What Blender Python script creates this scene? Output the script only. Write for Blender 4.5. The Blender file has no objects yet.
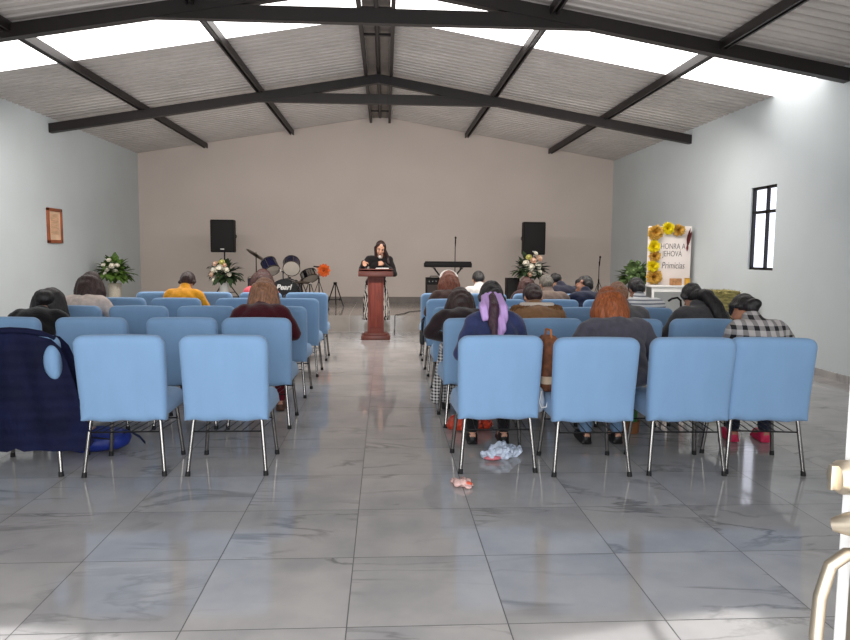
import bpy, bmesh, math, random
from mathutils import Vector, Matrix, Euler
random.seed(11)
R = math.radians
PI = math.pi
scene = bpy.context.scene
col = scene.collection

# ------------------------------------------------------------------ dimensions of the hall
XL, XR, YB, YF = -5.27, 5.05, 15.6, -0.16
DS = -.02
XC = -0.11
RIDGE, SLOPE = 4.31, 0.168
STAGE_Y, STAGE_Z = 12.32, 0.29
def roof_z(x): return RIDGE - SLOPE * abs(x - XC)

# ------------------------------------------------------------------ materials
def nmat(name):
    m = bpy.data.materials.new(name); m.use_nodes = True
    nt = m.node_tree; b = nt.nodes['Principled BSDF']
    return m, nt, b
def N(nt, t, **kw):
    n = nt.nodes.new(t)
    for k, v in kw.items(): setattr(n, k, v)
    return n
def s2l(c):
    return tuple(((x/255)/12.92 if x/255 <= .04045 else ((x/255+.055)/1.055)**2.4) for x in c) + (1,)
def coords(nt, scale=(1, 1, 1), kind='Object'):
    tc = N(nt, 'ShaderNodeTexCoord'); mp = N(nt, 'ShaderNodeMapping')
    mp.inputs['Scale'].default_value = scale
    nt.links.new(tc.outputs[kind], mp.inputs['Vector'])
    return mp.outputs['Vector']
def ramp(nt, fac, stops):
    r = N(nt, 'ShaderNodeValToRGB')
    e = r.color_ramp.elements
    while len(e) < len(stops): e.new(0.5)
    for el, (p, c) in zip(e, stops): el.position = p; el.color = c
    nt.links.new(fac, r.inputs['Fac'])
    return r.outputs['Color']
def noise(nt, vec, scale, detail=3, rough=.5, dist=0):
    n = N(nt, 'ShaderNodeTexNoise')
    n.inputs['Scale'].default_value = scale; n.inputs['Detail'].default_value = detail
    n.inputs['Roughness'].default_value = rough; n.inputs['Distortion'].default_value = dist
    if vec is not None: nt.links.new(vec, n.inputs['Vector'])
    return n.outputs['Fac']
def bump(nt, b, h, strength, dist=.01):
    bp = N(nt, 'ShaderNodeBump'); bp.inputs['Strength'].default_value = strength; bp.inputs['Distance'].default_value = dist
    nt.links.new(h, bp.inputs['Height']); nt.links.new(bp.outputs['Normal'], b.inputs['Normal'])
def shade(c, k): return tuple(min(1, x*k) for x in c[:3]) + (1,)
CACHE = {}
def plain(name, rgb, rough=.6, metal=0, var=.12, scale=6, bmp=0, bscale=40, stretch=(1, 1, 1), sheen=0, spec=.5):
    """noise-varied colour with an optional noise relief"""
    if name in CACHE: return CACHE[name]
    m, nt, b = nmat(name); c = s2l(rgb)
    v = coords(nt, stretch)
    nt.links.new(ramp(nt, noise(nt, v, scale, 4), [(.3, shade(c, 1-var)), (.7, shade(c, 1+var))]), b.inputs['Base Color'])
    b.inputs['Roughness'].default_value = rough; b.inputs['Metallic'].default_value = metal
    b.inputs['Specular IOR Level'].default_value = spec
    if sheen: b.inputs['Sheen Weight'].default_value = sheen
    if bmp: bump(nt, b, noise(nt, v, bscale, 3), bmp)
    CACHE[name] = m
    return m
def hairmat(name, rgb, var=.45):
    if name in CACHE: return CACHE[name]
    m, nt, b = nmat(name); c = s2l(rgb)
    v = coords(nt, (1, 1, .12))
    f = noise(nt, v, 95, 3)
    nt.links.new(ramp(nt, f, [(.32, shade(c, 1-var)), (.68, shade(c, 1+var))]), b.inputs['Base Color'])
    b.inputs['Roughness'].default_value = .5
    bump(nt, b, f, .7, .01)
    CACHE[name] = m
    return m
def striped(name, a, bcol, scale, axis='Z', thr=.5, second=None, rough=.8):
    """cloth with bands of two colours; with `second` a check of two crossing bands"""
    if name in CACHE: return CACHE[name]
    m, nt, b = nmat(name); v = coords(nt)
    sp = N(nt, 'ShaderNodeSeparateXYZ'); nt.links.new(v, sp.inputs[0])
    def band(ax, sc):
        mu = N(nt, 'ShaderNodeMath', operation='MULTIPLY'); mu.inputs[1].default_value = sc
        nt.links.new(sp.outputs[ax], mu.inputs[0])
        fr = N(nt, 'ShaderNodeMath', operation='FRACT'); nt.links.new(mu.outputs[0], fr.inputs[0])
        g = N(nt, 'ShaderNodeMath', operation='GREATER_THAN'); g.inputs[1].default_value = thr
        nt.links.new(fr.outputs[0], g.inputs[0]); return g.outputs[0]
    f = band(axis, scale)
    if second:
        f2 = band(second, scale)
        ad = N(nt, 'ShaderNodeMath', operation='ADD'); nt.links.new(f, ad.inputs[0]); nt.links.new(f2, ad.inputs[1])
        hf = N(nt, 'ShaderNodeMath', operation='MULTIPLY'); hf.inputs[1].default_value = .5
        nt.links.new(ad.outputs[0], hf.inputs[0]); f = hf.outputs[0]
    nt.links.new(ramp(nt, f, [(.0, s2l(a)), (1, s2l(bcol))]), b.inputs['Base Color'])
    b.inputs['Roughness'].default_value = rough
    CACHE[name] = m
    return m

def tile_mat(name, base, dark, size, off, grout, vein, rough, zlines=False):
    """polished stone tiles: grid of fine joints, a different marble figure in every tile"""
    m, nt, b = nmat(name)
    tc = N(nt, 'ShaderNodeTexCoord'); geo = tc.outputs['Object']
    mp = N(nt, 'ShaderNodeMapping'); mp.inputs['Location'].default_value = (-off[0]/size, -off[1]/size, 0)
    mp.inputs['Scale'].default_value = (1/size, 1/size, 1/size)
    nt.links.new(geo, mp.inputs['Vector']); v = mp.outputs['Vector']
    sp = N(nt, 'ShaderNodeSeparateXYZ'); nt.links.new(v, sp.inputs[0])
    def line(o, w):
        fr = N(nt, 'ShaderNodeMath', operation='FRACT'); nt.links.new(o, fr.inputs[0])
        pp = N(nt, 'ShaderNodeMath', operation='PINGPONG'); pp.inputs[1].default_value = .5
        nt.links.new(fr.outputs[0], pp.inputs[0])
        l = N(nt, 'ShaderNodeMath', operation='LESS_THAN'); l.inputs[1].default_value = w
        nt.links.new(pp.outputs[0], l.inputs[0]); return l.outputs[0]
    w = .0022/size
    lx, ly = line(sp.outputs['X'], w), line(sp.outputs['Z' if zlines else 'Y'], w)
    mx = N(nt, 'ShaderNodeMath', operation='MAXIMUM'); nt.links.new(lx, mx.inputs[0]); nt.links.new(ly, mx.inputs[1])
    fl = N(nt, 'ShaderNodeVectorMath', operation='FLOOR'); nt.links.new(v, fl.inputs[0])
    wn = N(nt, 'ShaderNodeTexWhiteNoise', noise_dimensions='3D'); nt.links.new(fl.outputs[0], wn.inputs['Vector'])
    sc = N(nt, 'ShaderNodeVectorMath', operation='SCALE'); sc.inputs['Scale'].default_value = 30
    nt.links.new(wn.outputs['Color'], sc.inputs[0])
    ad = N(nt, 'ShaderNodeVectorMath', operation='ADD'); nt.links.new(v, ad.inputs[0]); nt.links.new(sc.outputs[0], ad.inputs[1])
    pv = ad.outputs[0]
    mp2 = N(nt, 'ShaderNodeMapping'); mp2.inputs['Rotation'].default_value = (0, 0, R(28)); mp2.inputs['Scale'].default_value = (.55, 1.7, 1)
    nt.links.new(pv, mp2.inputs['Vector'])
    n1 = noise(nt, mp2.outputs['Vector'], .8, 6, .55, .8)
    veins = ramp(nt, n1, [(.468, (0, 0, 0, 1)), (.495, (1, 1, 1, 1)), (.522, (0, 0, 0, 1))])
    cloud = noise(nt, pv, 1.3, 4, .55)
    basec = ramp(nt, cloud, [(.3, s2l(dark)), (.62, s2l(base))])
    mk = ramp(nt, noise(nt, pv, .9, 2), [(.45, (0, 0, 0, 1)), (.68, (vein, vein, vein, 1))])
    mm = N(nt, 'ShaderNodeMath', operation='MULTIPLY'); nt.links.new(veins, mm.inputs[0]); nt.links.new(mk, mm.inputs[1])
    mix = N(nt, 'ShaderNodeMix', data_type='RGBA'); nt.links.new(mm.outputs[0], mix.inputs['Factor'])
    nt.links.new(basec, mix.inputs[6]); mix.inputs[7].default_value = s2l(tuple(x*.5 for x in dark))
    mix2 = N(nt, 'ShaderNodeMix', data_type='RGBA'); nt.links.new(mx.outputs[0], mix2.inputs['Factor'])
    nt.links.new(mix.outputs[2], mix2.inputs[6]); mix2.inputs[7].default_value = s2l(grout)
    nt.links.new(mix2.outputs[2], b.inputs['Base Color'])
    rr = N(nt, 'ShaderNodeMath', operation='MULTIPLY_ADD'); rr.inputs[1].default_value = .5; rr.inputs[2].default_value = rough
    nt.links.new(mx.outputs[0], rr.inputs[0]); nt.links.new(rr.outputs[0], b.inputs['Roughness'])
    return m

M = {}
M['floor'] = tile_mat('floor_tile', (177, 173, 170), (155, 153, 153), .6, (-.1377, 2.49), (84, 82, 82), .6, .07)
M['stage'] = tile_mat('stage_tile', (164, 156, 148), (138, 131, 125), .72, (-.62, .29), (196, 190, 182), .3, .12, True)
M['wall_side'] = plain('wall_paint_cool', (200, 207, 209), .75, var=.03, scale=1.2, bmp=.08, bscale=30)
M['wall_back'] = plain('wall_paint_beige', (206, 193, 184), .8, var=.03, scale=1.0, bmp=.08, bscale=30)
M['base'] = plain('baseboard_dark', (116, 106, 100), .4)
M['roof'] = plain('galvanised_sheet', (188, 181, 176), .55, .3, var=.08, scale=2)
M['steel'] = plain('black_painted_steel', (22, 13, 12), .5, var=.2)
M['ridge'] = plain('ridge_flashing', (120, 112, 106), .5, .3)
M['cover'] = plain('chair_slipcover', (128, 162, 198), .8, var=.035, scale=5, bmp=.32, bscale=8, stretch=(1.3, 1, .55), sheen=.15, spec=.2)
M['chrome'] = plain('chrome_tube', (138, 135, 132), .2, 1, var=.08)
M['blackmetal'] = plain('black_metal', (22, 20, 20), .4, .4)
M['rubber'] = plain('black_rubber', (18, 17, 17), .7)
M['wood'] = plain('red_brown_wood', (100, 40, 28), .6, var=.3, scale=5, stretch=(7, 7, .6), bmp=.1)
M['woodtop'] = plain('red_brown_wood_top', (92, 44, 34), .38, var=.3, scale=5, stretch=(.6, 7, 7))
M['skin'] = plain('skin', (196, 146, 120), .55, var=.05)
M['skin2'] = plain('skin_tan', (172, 120, 94), .55, var=.05)
M['lip'] = plain('lip', (150, 72, 68), .5)
M['eye'] = plain('eye_white', (128, 108, 98), .3)
M['iris'] = plain('eye_iris', (34, 22, 16), .25)
M['white'] = plain('white_paint', (236, 234, 230), .5, var=.03)
M['leaf'] = plain('leaf_green', (88, 118, 50), .5, var=.4, scale=14)
M['leafd'] = plain('leaf_dark', (48, 66, 40), .5, var=.4, scale=14)
M['leafl'] = plain('leaf_pale', (150, 176, 120), .5, var=.3, scale=14)
M['petal'] = plain('petal_cream', (250, 244, 230), .6, var=.06)
M['petalp'] = plain('petal_blush', (240, 208, 184), .6, var=.08)
M['petaly'] = plain('petal_yellow_green', (220, 214, 140), .6, var=.08)
M['plastic'] = plain('black_plastic', (16, 13, 13), .6, bmp=.15, bscale=120, spec=.25)
M['grille'] = plain('black_grille', (17, 13, 13), .75, bmp=.5, bscale=260)
M['glass'] = None

def emit(name, rgb, strength):
    m = bpy.data.materials.new(name); m.use_nodes = True; nt = m.node_tree; nt.nodes.clear()
    o = N(nt, 'ShaderNodeOutputMaterial'); e = N(nt, 'ShaderNodeEmission')
    v = coords(nt); nt.links.new(ramp(nt, noise(nt, v, 2.2, 3), [(.3, shade(s2l(rgb), .93)), (.7, s2l(rgb))]), e.inputs['Color'])
    e.inputs['Strength'].default_value = strength
    nt.links.new(e.outputs[0], o.inputs[0]); return m
M['skylight'] = emit('translucent_roof_sheet', (255, 251, 248), 4.2)
M['pane'] = emit('frosted_daylit_pane', (226, 230, 246), 2.3)

# ------------------------------------------------------------------ mesh helpers
class MB:
    def __init__(s): s.bm = bmesh.new()
    def box(s, c, d, rot=None, bev=0):
        g = bmesh.ops.create_cube(s.bm, size=1)['verts']
        mt = Matrix.Translation(c) @ (rot.to_4x4() if rot is not None else Matrix()) @ Matrix.Diagonal((*d, 1))
        bmesh.ops.transform(s.bm, matrix=mt, verts=g)
        if bev:
            es = list({e for v in g for e in v.link_edges})
            bmesh.ops.bevel(s.bm, geom=es, offset=bev, segments=2, affect='EDGES', profile=.6)
        return s
    def ell(s, c, r, rot=None, seg=20):
        g = bmesh.ops.create_uvsphere(s.bm, u_segments=seg, v_segments=max(6, seg*2//3), radius=1)['verts']
        mt = Matrix.Translation(c) @ (rot.to_4x4() if rot is not None else Matrix()) @ Matrix.Diagonal((*r, 1))
        bmesh.ops.transform(s.bm, matrix=mt, verts=g); return s
    def tube(s, pts, r, n=10, cap=True, flat=1.0):
        pts = [Vector(p) for p in pts]; rs = r if isinstance(r, (list, tuple)) else [r]*len(pts)
        t = (pts[1]-pts[0]).normalized()
        up = Vector((0, 0, 1)) if abs(t.z) < .9 else Vector((0, 1, 0))
        nrm = t.cross(up).normalized(); rings = []
        for i, p in enumerate(pts):
            d = ((pts[min(i+1, len(pts)-1)] - pts[max(i-1, 0)])).normalized()
            nrm = (nrm - d*nrm.dot(d)).normalized(); bi = d.cross(nrm)
            rings.append([s.bm.verts.new(p + rs[i]*(math.cos(2*PI*k/n)*nrm + flat*math.sin(2*PI*k/n)*bi)) for k in range(n)])
        for a, b in zip(rings, rings[1:]):
            for k in range(n): s.bm.faces.new((a[k], a[(k+1) % n], b[(k+1) % n], b[k]))
        if cap: s.bm.faces.new(rings[0][::-1]); s.bm.faces.new(rings[-1])
        return s
    def capsule(s, a, b, ra, rb, n=14):
        a, b = Vector(a), Vector(b); d = b-a
        L = d.length
        if L < 1e-5: return s.ell(a, (ra,)*3, seg=n)
        d.normalize(); pts, rs = [], []
        for k in range(5): t = PI/2*(1-k/4); pts.append(a - d*ra*math.sin(t)); rs.append(max(ra*math.cos(t), ra*.02))
        for k in range(5): t = PI/2*k/4; pts.append(b + d*rb*math.sin(t)); rs.append(max(rb*math.cos(t), rb*.02))
        return s.tube(pts, rs, n)
    def rings(s, rings, close=True, caps=(True, True)):
        rr = [[s.bm.verts.new(p) for p in r] for r in rings]; n = len(rr[0])
        for a, b in zip(rr, rr[1:]):
            for k in range(n if close else n-1): s.bm.faces.new((a[k], a[(k+1) % n], b[(k+1) % n], b[k]))
        if caps[0]: s.bm.faces.new(rr[0][::-1])
        if caps[1]: s.bm.faces.new(rr[-1])
        return s
    def lathe(s, prof, c=(0, 0, 0), rot=None, n=24):
        mt = Matrix.Translation(c) @ (rot.to_4x4() if rot is not None else Matrix())
        return s.rings([[mt @ Vector((r*math.cos(2*PI*k/n), r*math.sin(2*PI*k/n), z)) for k in range(n)] for r, z in prof])
    def quad(s, *ps): s.bm.faces.new([s.bm.verts.new(p) for p in ps]); return s
    def grid(s, fn, nu, nv):
        vs = [[s.bm.verts.new(fn(i/nu, j/nv)) for i in range(nu+1)] for j in range(nv+1)]
        for j in range(nv):
            for i in range(nu): s.bm.faces.new((vs[j][i], vs[j][i+1], vs[j+1][i+1], vs[j+1][i]))
        return s
    def mesh(s, name, mat, smooth=True, angle=40):
        bmesh.ops.recalc_face_normals(s.bm, faces=s.bm.faces)
        me = bpy.data.meshes.new(name); s.bm.to_mesh(me); s.bm.free()
        if mat: me.materials.append(mat)
        if smooth:
            me.shade_smooth()
            if angle < 180: me.set_sharp_from_angle(angle=R(angle))
        return me
    def build(s, name, mat, parent=None, smooth=True, angle=40):
        return link(name, s.mesh(name, mat, smooth, angle), parent)
def link(name, me, parent=None, loc=None):
    o = bpy.data.objects.new(name, me); col.objects.link(o)
    if parent: o.parent = parent
    if loc is not None: o.location = loc
    return o
def tag(o, label=None, cat=None, group=None, kind=None):
    if label: o['label'] = label
    if cat: o['category'] = cat
    if group: o['group'] = group
    if kind: o['kind'] = kind
    return o
def thing(name, label, cat, loc=(0, 0, 0), rz=0, group=None):
    o = link(name, None); o.location = loc; o.rotation_euler = (0, 0, rz)
    return tag(o, label, cat, group)
def struct(name, mb, mat, smooth=False, label=None):
    o = mb.build(name, mat, None, smooth); o['kind'] = 'structure'
    if label: o['label'] = label
    return o
def copy_tree(o, parent=None, depth=0):
    c = o.copy(); col.objects.link(c); c.parent = parent
    for ch in list(o.children): copy_tree(ch, c, depth+1)
    return c
WORK = bpy.data.scenes.new('workbench'); WVL = WORK.view_layers[0]
def fuse(mb, name, mat, voxel=.012, smooth=4, parent=None, disp=None):
    """union of overlapping closed shapes into ONE continuous surface"""
    bmesh.ops.recalc_face_normals(mb.bm, faces=mb.bm.faces)
    me = bpy.data.meshes.new('t'); mb.bm.to_mesh(me); mb.bm.free()
    o = bpy.data.objects.new('t', me); WORK.collection.objects.link(o)
    r = o.modifiers.new('r', 'REMESH'); r.mode = 'VOXEL'; r.voxel_size = voxel
    if smooth:
        sm = o.modifiers.new('s', 'SMOOTH'); sm.iterations = smooth; sm.factor = .5
    WVL.update(); dg = WVL.depsgraph
    res = bpy.data.meshes.new_from_object(o.evaluated_get(dg))
    bpy.data.objects.remove(o); bpy.data.meshes.remove(me)
    res.name = name
    if disp:
        nv = [(v.co.copy(), v.normal.copy()) for v in res.vertices]
        res.vertices.foreach_set('co', [q for c, n in nv for q in (c + n*disp(c))])
    res.materials.clear(); res.materials.append(mat); res.shade_smooth()
    return link(name, res, parent)
def text_mesh(txt, size, ext=.002, shear=0, spacing=1, bold=0):
    cu = bpy.data.curves.new('t', 'FONT'); cu.body = txt; cu.size = size; cu.extrude = ext; cu.shear = shear
    cu.align_x = 'CENTER'; cu.align_y = 'CENTER'; cu.space_character = spacing; cu.offset = bold
    o = bpy.data.objects.new('t', cu); col.objects.link(o)
    dg = bpy.context.evaluated_depsgraph_get()
    me = bpy.data.meshes.new_from_object(o.evaluated_get(dg))
    bpy.data.objects.remove(o); bpy.data.curves.remove(cu)
    return me

# ------------------------------------------------------------------ room shell
b = MB(); b.box((( XL+XR)/2, (YF-2.0+YB)/2+.3, -.1), (XR-XL+.4, YB-YF+2.6, .2)); struct('floor', b, M['floor'])
# gable wall behind the stage, side walls
def gable(y0, y1):
    m = MB(); pf = [(XL-.2, y0, 0), (XR+.2, y0, 0), (XR+.2, y0, roof_z(XR+.2)+.05), (XC, y0, RIDGE+.05), (XL-.2, y0, roof_z(XL-.2)+.05)]
    return m.rings([pf, [(x, y1, z) for x, _, z in pf]])
struct('wall_back', gable(YB, YB+.15), M['wall_back'])
b = MB(); b.box((XL-.1, (YF+YB)/2, 1.76), (.2, YB-YF, 3.52)); struct('wall_left', b, M['wall_side'])
# right wall with the window opening
WY0, WY1, WZ0, WZ1 = 8.95, 9.59, 1.19, 2.31
b = MB(); z1 = roof_z(XR)+.06
for y0, y1, za, zb in ((YF, WY0, 0, z1), (WY1, YB, 0, z1), (WY0, WY1, 0, WZ0), (WY0, WY1, WZ1, z1)):
    b.box((XR+.1, (y0+y1)/2, (za+zb)/2), (.2, y1-y0, zb-za))
struct('wall_right', b, M['wall_side'])
# entrance wall behind the camera with its wide doorway
b = MB(); DX0, DX1, DZ = -1.35, .62, 2.25
b.box(((XL+DX0)/2, YF-.08, 1.76), (DX0-XL, .16, 3.52)); b.box(((XR+DX1)/2, YF-.08, 1.76), (XR-DX1, .16, 3.52))
b.box(((DX0+DX1)/2, YF-.08, (DZ+3.52)/2), (DX1-DX0, .16, 3.52-DZ))
b.rings([[(XL, YF, 3.5), (XR, YF, 3.5), (XC, YF, RIDGE+.05)], [(XL, YF-.16, 3.5), (XR, YF-.16, 3.5), (XC, YF-.16, RIDGE+.05)]])
struct('wall_front', b, M['wall_side'])
# stage platform
b = MB(); b.box(((XL+XR)/2, (STAGE_Y+YB)/2, STAGE_Z/2), (XR-XL, YB-STAGE_Y, STAGE_Z)); struct('stage_platform', b, M['stage'])
b = MB(); b.box(((XL+XR)/2, YB-.012, STAGE_Z+.065), (XR-XL, .024, .13)); struct('baseboard_back', b, M['base'])
b = MB(); b.box((XL+.01, (YF+STAGE_Y)/2, .04), (.02, STAGE_Y-YF, .08)); struct('baseboard_left', b, M['floor'])
b = MB(); b.box((XR-.01, (YF+STAGE_Y)/2, .04), (.02, STAGE_Y-YF, .08)); struct('baseboard_right', b, M['floor'])
# corrugated roof sheets, left and right slope; the daylight sheets are the same profile
SK = [(8.0, 9.14)]
def corrugated(y0, y1, side):
    per = .165; prof = [(0, 0), (.055, 0), (.070, .046), (.120, .046), (.135, 0)]
    ys = []; k = math.floor(y0/per)-1
    while k*per < y1+per:
        for a, z in prof:
            y = k*per + a
            if y0 <= y <= y1: ys.append((y, z))
        k += 1
    ys = [(y0, 0)] + ys + [(y1, 0)]
    xe = XL-.25 if side < 0 else XR+.25
    m = MB()
    return m.rings([[(XC, y, RIDGE+z+.01) for y, z in ys], [(xe, y, roof_z(xe)+z+.01) for y, z in ys]], close=False, caps=(False, False))
cuts = [YF-.1, SK[0][0], SK[0][1], YB+.1]
for side, sn in ((-1, 'left'), (1, 'right')):
    for i, (a, c) in enumerate(zip(cuts, cuts[1:])):
        sky = i == 1
        struct('skylight_sheet' if sky else 'ceiling', corrugated(a, c, side), M['skylight'] if sky else M['roof'])
# rafters with their collar beams
def rafter(y, up=0):
    for sx in (-1, 1):
        xe = XL+.005 if sx < 0 else XR-.005
        m = MB(); dz0, dz1 = -.085+up, -.225+up
        sec = lambda x: [(x, y-.055, roof_z(x)+dz0), (x, y+.055, roof_z(x)+dz0), (x, y+.055, roof_z(x)+dz1), (x, y-.055, roof_z(x)+dz1)]
        struct('roof_beam', m.rings([sec(XC), sec(xe)]), M['steel'], label='black steel roof rafter beam')
    m = MB(); zc = 3.835; h = .15
    xa = lambda z: (RIDGE - .11 + up - z)/SLOPE
    m.rings([[(XC-xa(zc+h/2), y+s, zc+h/2), (XC+xa(zc+h/2), y+s, zc+h/2), (XC+xa(zc-h/2)-.25, y+s, zc-h/2), (XC-xa(zc-h/2)+.25, y+s, zc-h/2)] for s in (-.045, .045)])
    struct('collar_beam', m, M['steel'], label='black steel collar beam tying the rafters')
for y, up in ((3.72, .05), (7.66, .06), (11.64, 0)): rafter(y, up)
# purlins: pairs of slim channels running the length of the hall
for x in (-3.83, -2.0, 1.77, 3.62):
    m = MB()
    for dx in (-.03, .03): m.box((XC+x-XC+dx, (YB+YF)/2, roof_z(x)-.052), (.022, YB-YF, .1))
    struct('purlin', m, M['steel'], label='black steel purlin running the length of the roof')
for x in (-.2, .2):
    m = MB(); m.box((XC+x, (YB+YF)/2, roof_z(XC+x)-.05), (.05, YB-YF, .1)); struct('purlin', m, M['steel'], label='black ridge purlin')
m = MB(); m.box((XC, (YB+YF)/2, RIDGE-.012), (.34, YB-YF, .02)); struct('ridge_cap', m, M['ridge'])
m = MB()
for y in (8.6, 9.6, 13.3, 14.6): m.box((XC, y, RIDGE-.075), (.44, .05, .03))
m.tube([(XC, 8.2, RIDGE-.06), (XC, YB-.3, RIDGE-.06)], .03)
struct('ridge_brace', m, M['steel'])

# window
def framed_window():
    fw = MB(); x = XR+.05; t = .035
    for y in (WY0+t/2, WY1-t/2): fw.box((x, y, (WZ0+WZ1)/2), (.05, t, WZ1-WZ0))
    for z in (WZ0+t/2, WZ1-t/2): fw.box((x, (WY0+WY1)/2, z), (.05, WY1-WY0, t))
    fw.box((x, (WY0+WY1)/2-.05, (WZ0+WZ1)/2), (.05, .03, WZ1-WZ0)); fw.box((x, (WY0+WY1)/2, WZ1-.34), (.05, WY1-WY0, .04))
    f = struct('window_1', fw, M['blackmetal'])
    p = MB(); p.box((x+.02, (WY0+WY1)/2, (WZ0+WZ1)/2), (.008, WY1-WY0-.02, WZ1-WZ0-.02)); p.build('window_pane', M['pane'], f, False)
framed_window()
# open entrance door beside the camera
m = MB(); m.box((.595+DS, .33, 1.12), (.045, .94, 2.2), bev=.004)
dr = struct('door_1', m, M['white'])
brass = plain('satin_nickel', (172, 160, 142), .38, .9, var=.2)
m = MB(); m.box((.568+DS, .74, .93), (.01, .05, .32), bev=.004); m.build('handle_plate', brass, dr)
m = MB(); m.tube([(.57, .745, 1.035), (.545, .745, 1.035), (.527, .745, 1.022), (.517, .745, .985), (.515, .745, .94), (.519, .745, .89), (.53, .745, .862), (.57, .745, .855)], .0075, 14); o = m.build('door_handle', brass, dr); o.location.x = DS
m = MB(); m.lathe([(.001, 0), (.02, 0), (.02, .02), (.016, .026), (.001, .026)], (.572, .775, 1.115), Euler((0, -PI/2, 0)).to_matrix()); m.box((.545, .775, 1.115), (.012, .008, .03), bev=.002); o = m.build('deadbolt', brass, dr); o.location.x = DS
m = MB(); m.tube([(.575, .74, 1.075), (.54, .74, 1.072), (.53, .75, 1.068)], [.016, .013, .008], 12); o = m.build('thumb_latch', brass, dr); o.location.x = DS

# ------------------------------------------------------------------ chairs
def outline(w0, w1, z0, z1, r, n=7):
    """closed outline in x,z: bottom width w0, top width w1, rounded top corners"""
    p = []
    for k in range(9): p.append((-w0/2 + w0*k/8, z0 + .006*math.sin(k*1.9)))
    for k in range(1, 6): t = k/6; p.append((w0/2+(w1-w0)/2*t, z0+(z1-r-z0)*t))
    for k in range(n+1): a = PI/2*k/n; p.append((w1/2-r+r*math.cos(a), z1-r+r*math.sin(a)))
    for k in range(1, 8): p.append((w1/2-r-(w1-2*r)*k/8, z1+.004*math.sin(k*PI/8)))
    for k in range(n+1): a = PI/2+PI/2*k/n; p.append((-w1/2+r+r*math.cos(a), z1-r+r*math.sin(a)))
    for k in range(5, 0, -1): t = k/6; p.append((-w0/2-(w1-w0)/2*t, z0+(z1-r-z0)*t))
    return p
def inset(p, d):
    n = len(p); out = []
    for i in range(n):
        a, c = Vector(p[i-1]), Vector(p[(i+1) % n]); t = (c-a).normalized()
        q = Vector(p[i]) + Vector((-t.y, t.x))*d; out.append((q.x, q.y))
    return out
def shrink(p, f):
    cx = sum(a for a, _ in p)/len(p); cz = sum(c for _, c in p)/len(p)
    return [(cx+(a-cx)*f, cz+(c-cz)*f) for a, c in p]
def back_mesh():
    o = outline(.51, .528, .342, .874, .062)
    lev = [(-.046, .055, .4), (-.047, .055, .75), (-.046, .055, 1), (-.043, .03, 1), (-.034, .010, 1), (-.018, .001, 1), (0, 0, 1), (.018, .001, 1), (.032, .010, 1), (.038, .03, 1), (.04, .055, 1), (.04, .055, .7), (.04, .055, .4)]
    rings = []
    for y, d, f in lev:
        q = shrink(inset(o, d), f)
        rings.append([(x, y - .205 - max(0, z-.45)*.14 - .012*math.cos(x*5)*(1 if y < 0 else .2), z) for x, z in q])
    return MB().rings(rings).mesh('back_cover', M['cover'], True, 180)
def rrect(w, d, r, n=6):
    p = []
    for cx, cy, a0 in ((w/2-r, d/2-r, 0), (-w/2+r, d/2-r, 90), (-w/2+r, -d/2+r, 180), (w/2-r, -d/2+r, 270)):
        for k in range(n+1): a = R(a0+90*k/n); p.append((cx+r*math.cos(a), cy+r*math.sin(a)))
    return p
def seat_mesh():
    rings = []
    for z, w, d, r in ((.365, .50, .47, .05), (.37, .515, .485, .055), (.42, .505, .475, .06), (.455, .49, .46, .07), (.47, .46, .43, .08), (.474, .36, .33, .08), (.476, .2, .18, .06)):
        q = rrect(w, d, r)
        rings.append([(x*(1+.012*math.sin(9*y)*(z < .43)), y+.015, z+(.008*math.sin(x*22+y*17) if z < .4 else 0)) for x, y in q])
    return MB().rings(rings).mesh('seat_cover', M['cover'], True, 180)
CH = {'back_cover': back_mesh(), 'seat_cover': seat_mesh()}
LEGS = []
for sx in (-1, 1):
    for sy in (-1, 1):
        ft = (sx*.238, -.245 if sy < 0 else .225)
        pts = [(sx*.17, sy*.17, .385), (sx*.197, sy*.185, .375), (sx*.208, sy*.195, .33), (ft[0], ft[1], .012)]
        CH['leg', sx, sy] = MB().tube(pts, .0125, 10).mesh('leg', M['chrome'])
        CH['cap', sx, sy] = MB().tube([(ft[0], ft[1], 0), (ft[0]-.002*sx, ft[1]-.003*sy, .03)], [.0165, .0145], 10).mesh('foot_cap', M['rubber'])
def rack():
    m = MB(); z = .265
    m.tube([(-.215, -.19, z), (.215, -.19, z)], .005, 6).tube([(-.215, .18, z), (.215, .18, z)], .005, 6)
    for k in range(8): x = -.19+.38*k/7; m.tube([(x, -.19, z), (x+.03, .18, z-.01)], .003, 5)
    return m.mesh('book_rack', M['blackmetal'])
CH['rack'] = rack()
def make_chair(label, group):
    t = thing('covered_chair', label, 'chair', group=group)
    link('back_cover', CH['back_cover'], t); link('seat_cover', CH['seat_cover'], t)
    for sx in (-1, 1):
        for sy in (-1, 1):
            l = link('leg', CH['leg', sx, sy], t); link('foot_cap', CH['cap', sx, sy], l)
    link('book_rack', CH['rack'], t)
    return t
ROWY = [4.545, 5.71, 6.885, 8.055, 9.215]
LX = {0: [-.97, -1.595, -2.225], 1: [-.98, -1.55, -2.21, -2.86], 2: [-.985, -1.66, -2.27, -2.86], 3: [-.98, -1.57, -2.26, -2.86], 4: [-.985, -1.56, -2.17, -2.83]}
RX = {0: [.71, 1.292, 1.90, 2.425], 1: [.71, 1.29, 1.93, 2.53], 2: [.72, 1.30, 1.90, 2.50], 3: [.72, 1.31, 1.91, 2.50], 4: [.72, 1.29, 1.90, 2.48]}
ROWW = ['nearest row', 'second row from camera', 'third row from camera', 'fourth row from camera', 'farthest row']
POSW = ['at the aisle', 'second from aisle', 'third from aisle', 'fourth from aisle']
proto = None
ROT = {('R', 0, 3): -7, ('R', 0, 2): -2, ('L', 0, 1): 2, ('L', 0, 2): 4, ('R', 0, 0): 1, ('R', 1, 0): 2}
seats = {}
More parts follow.
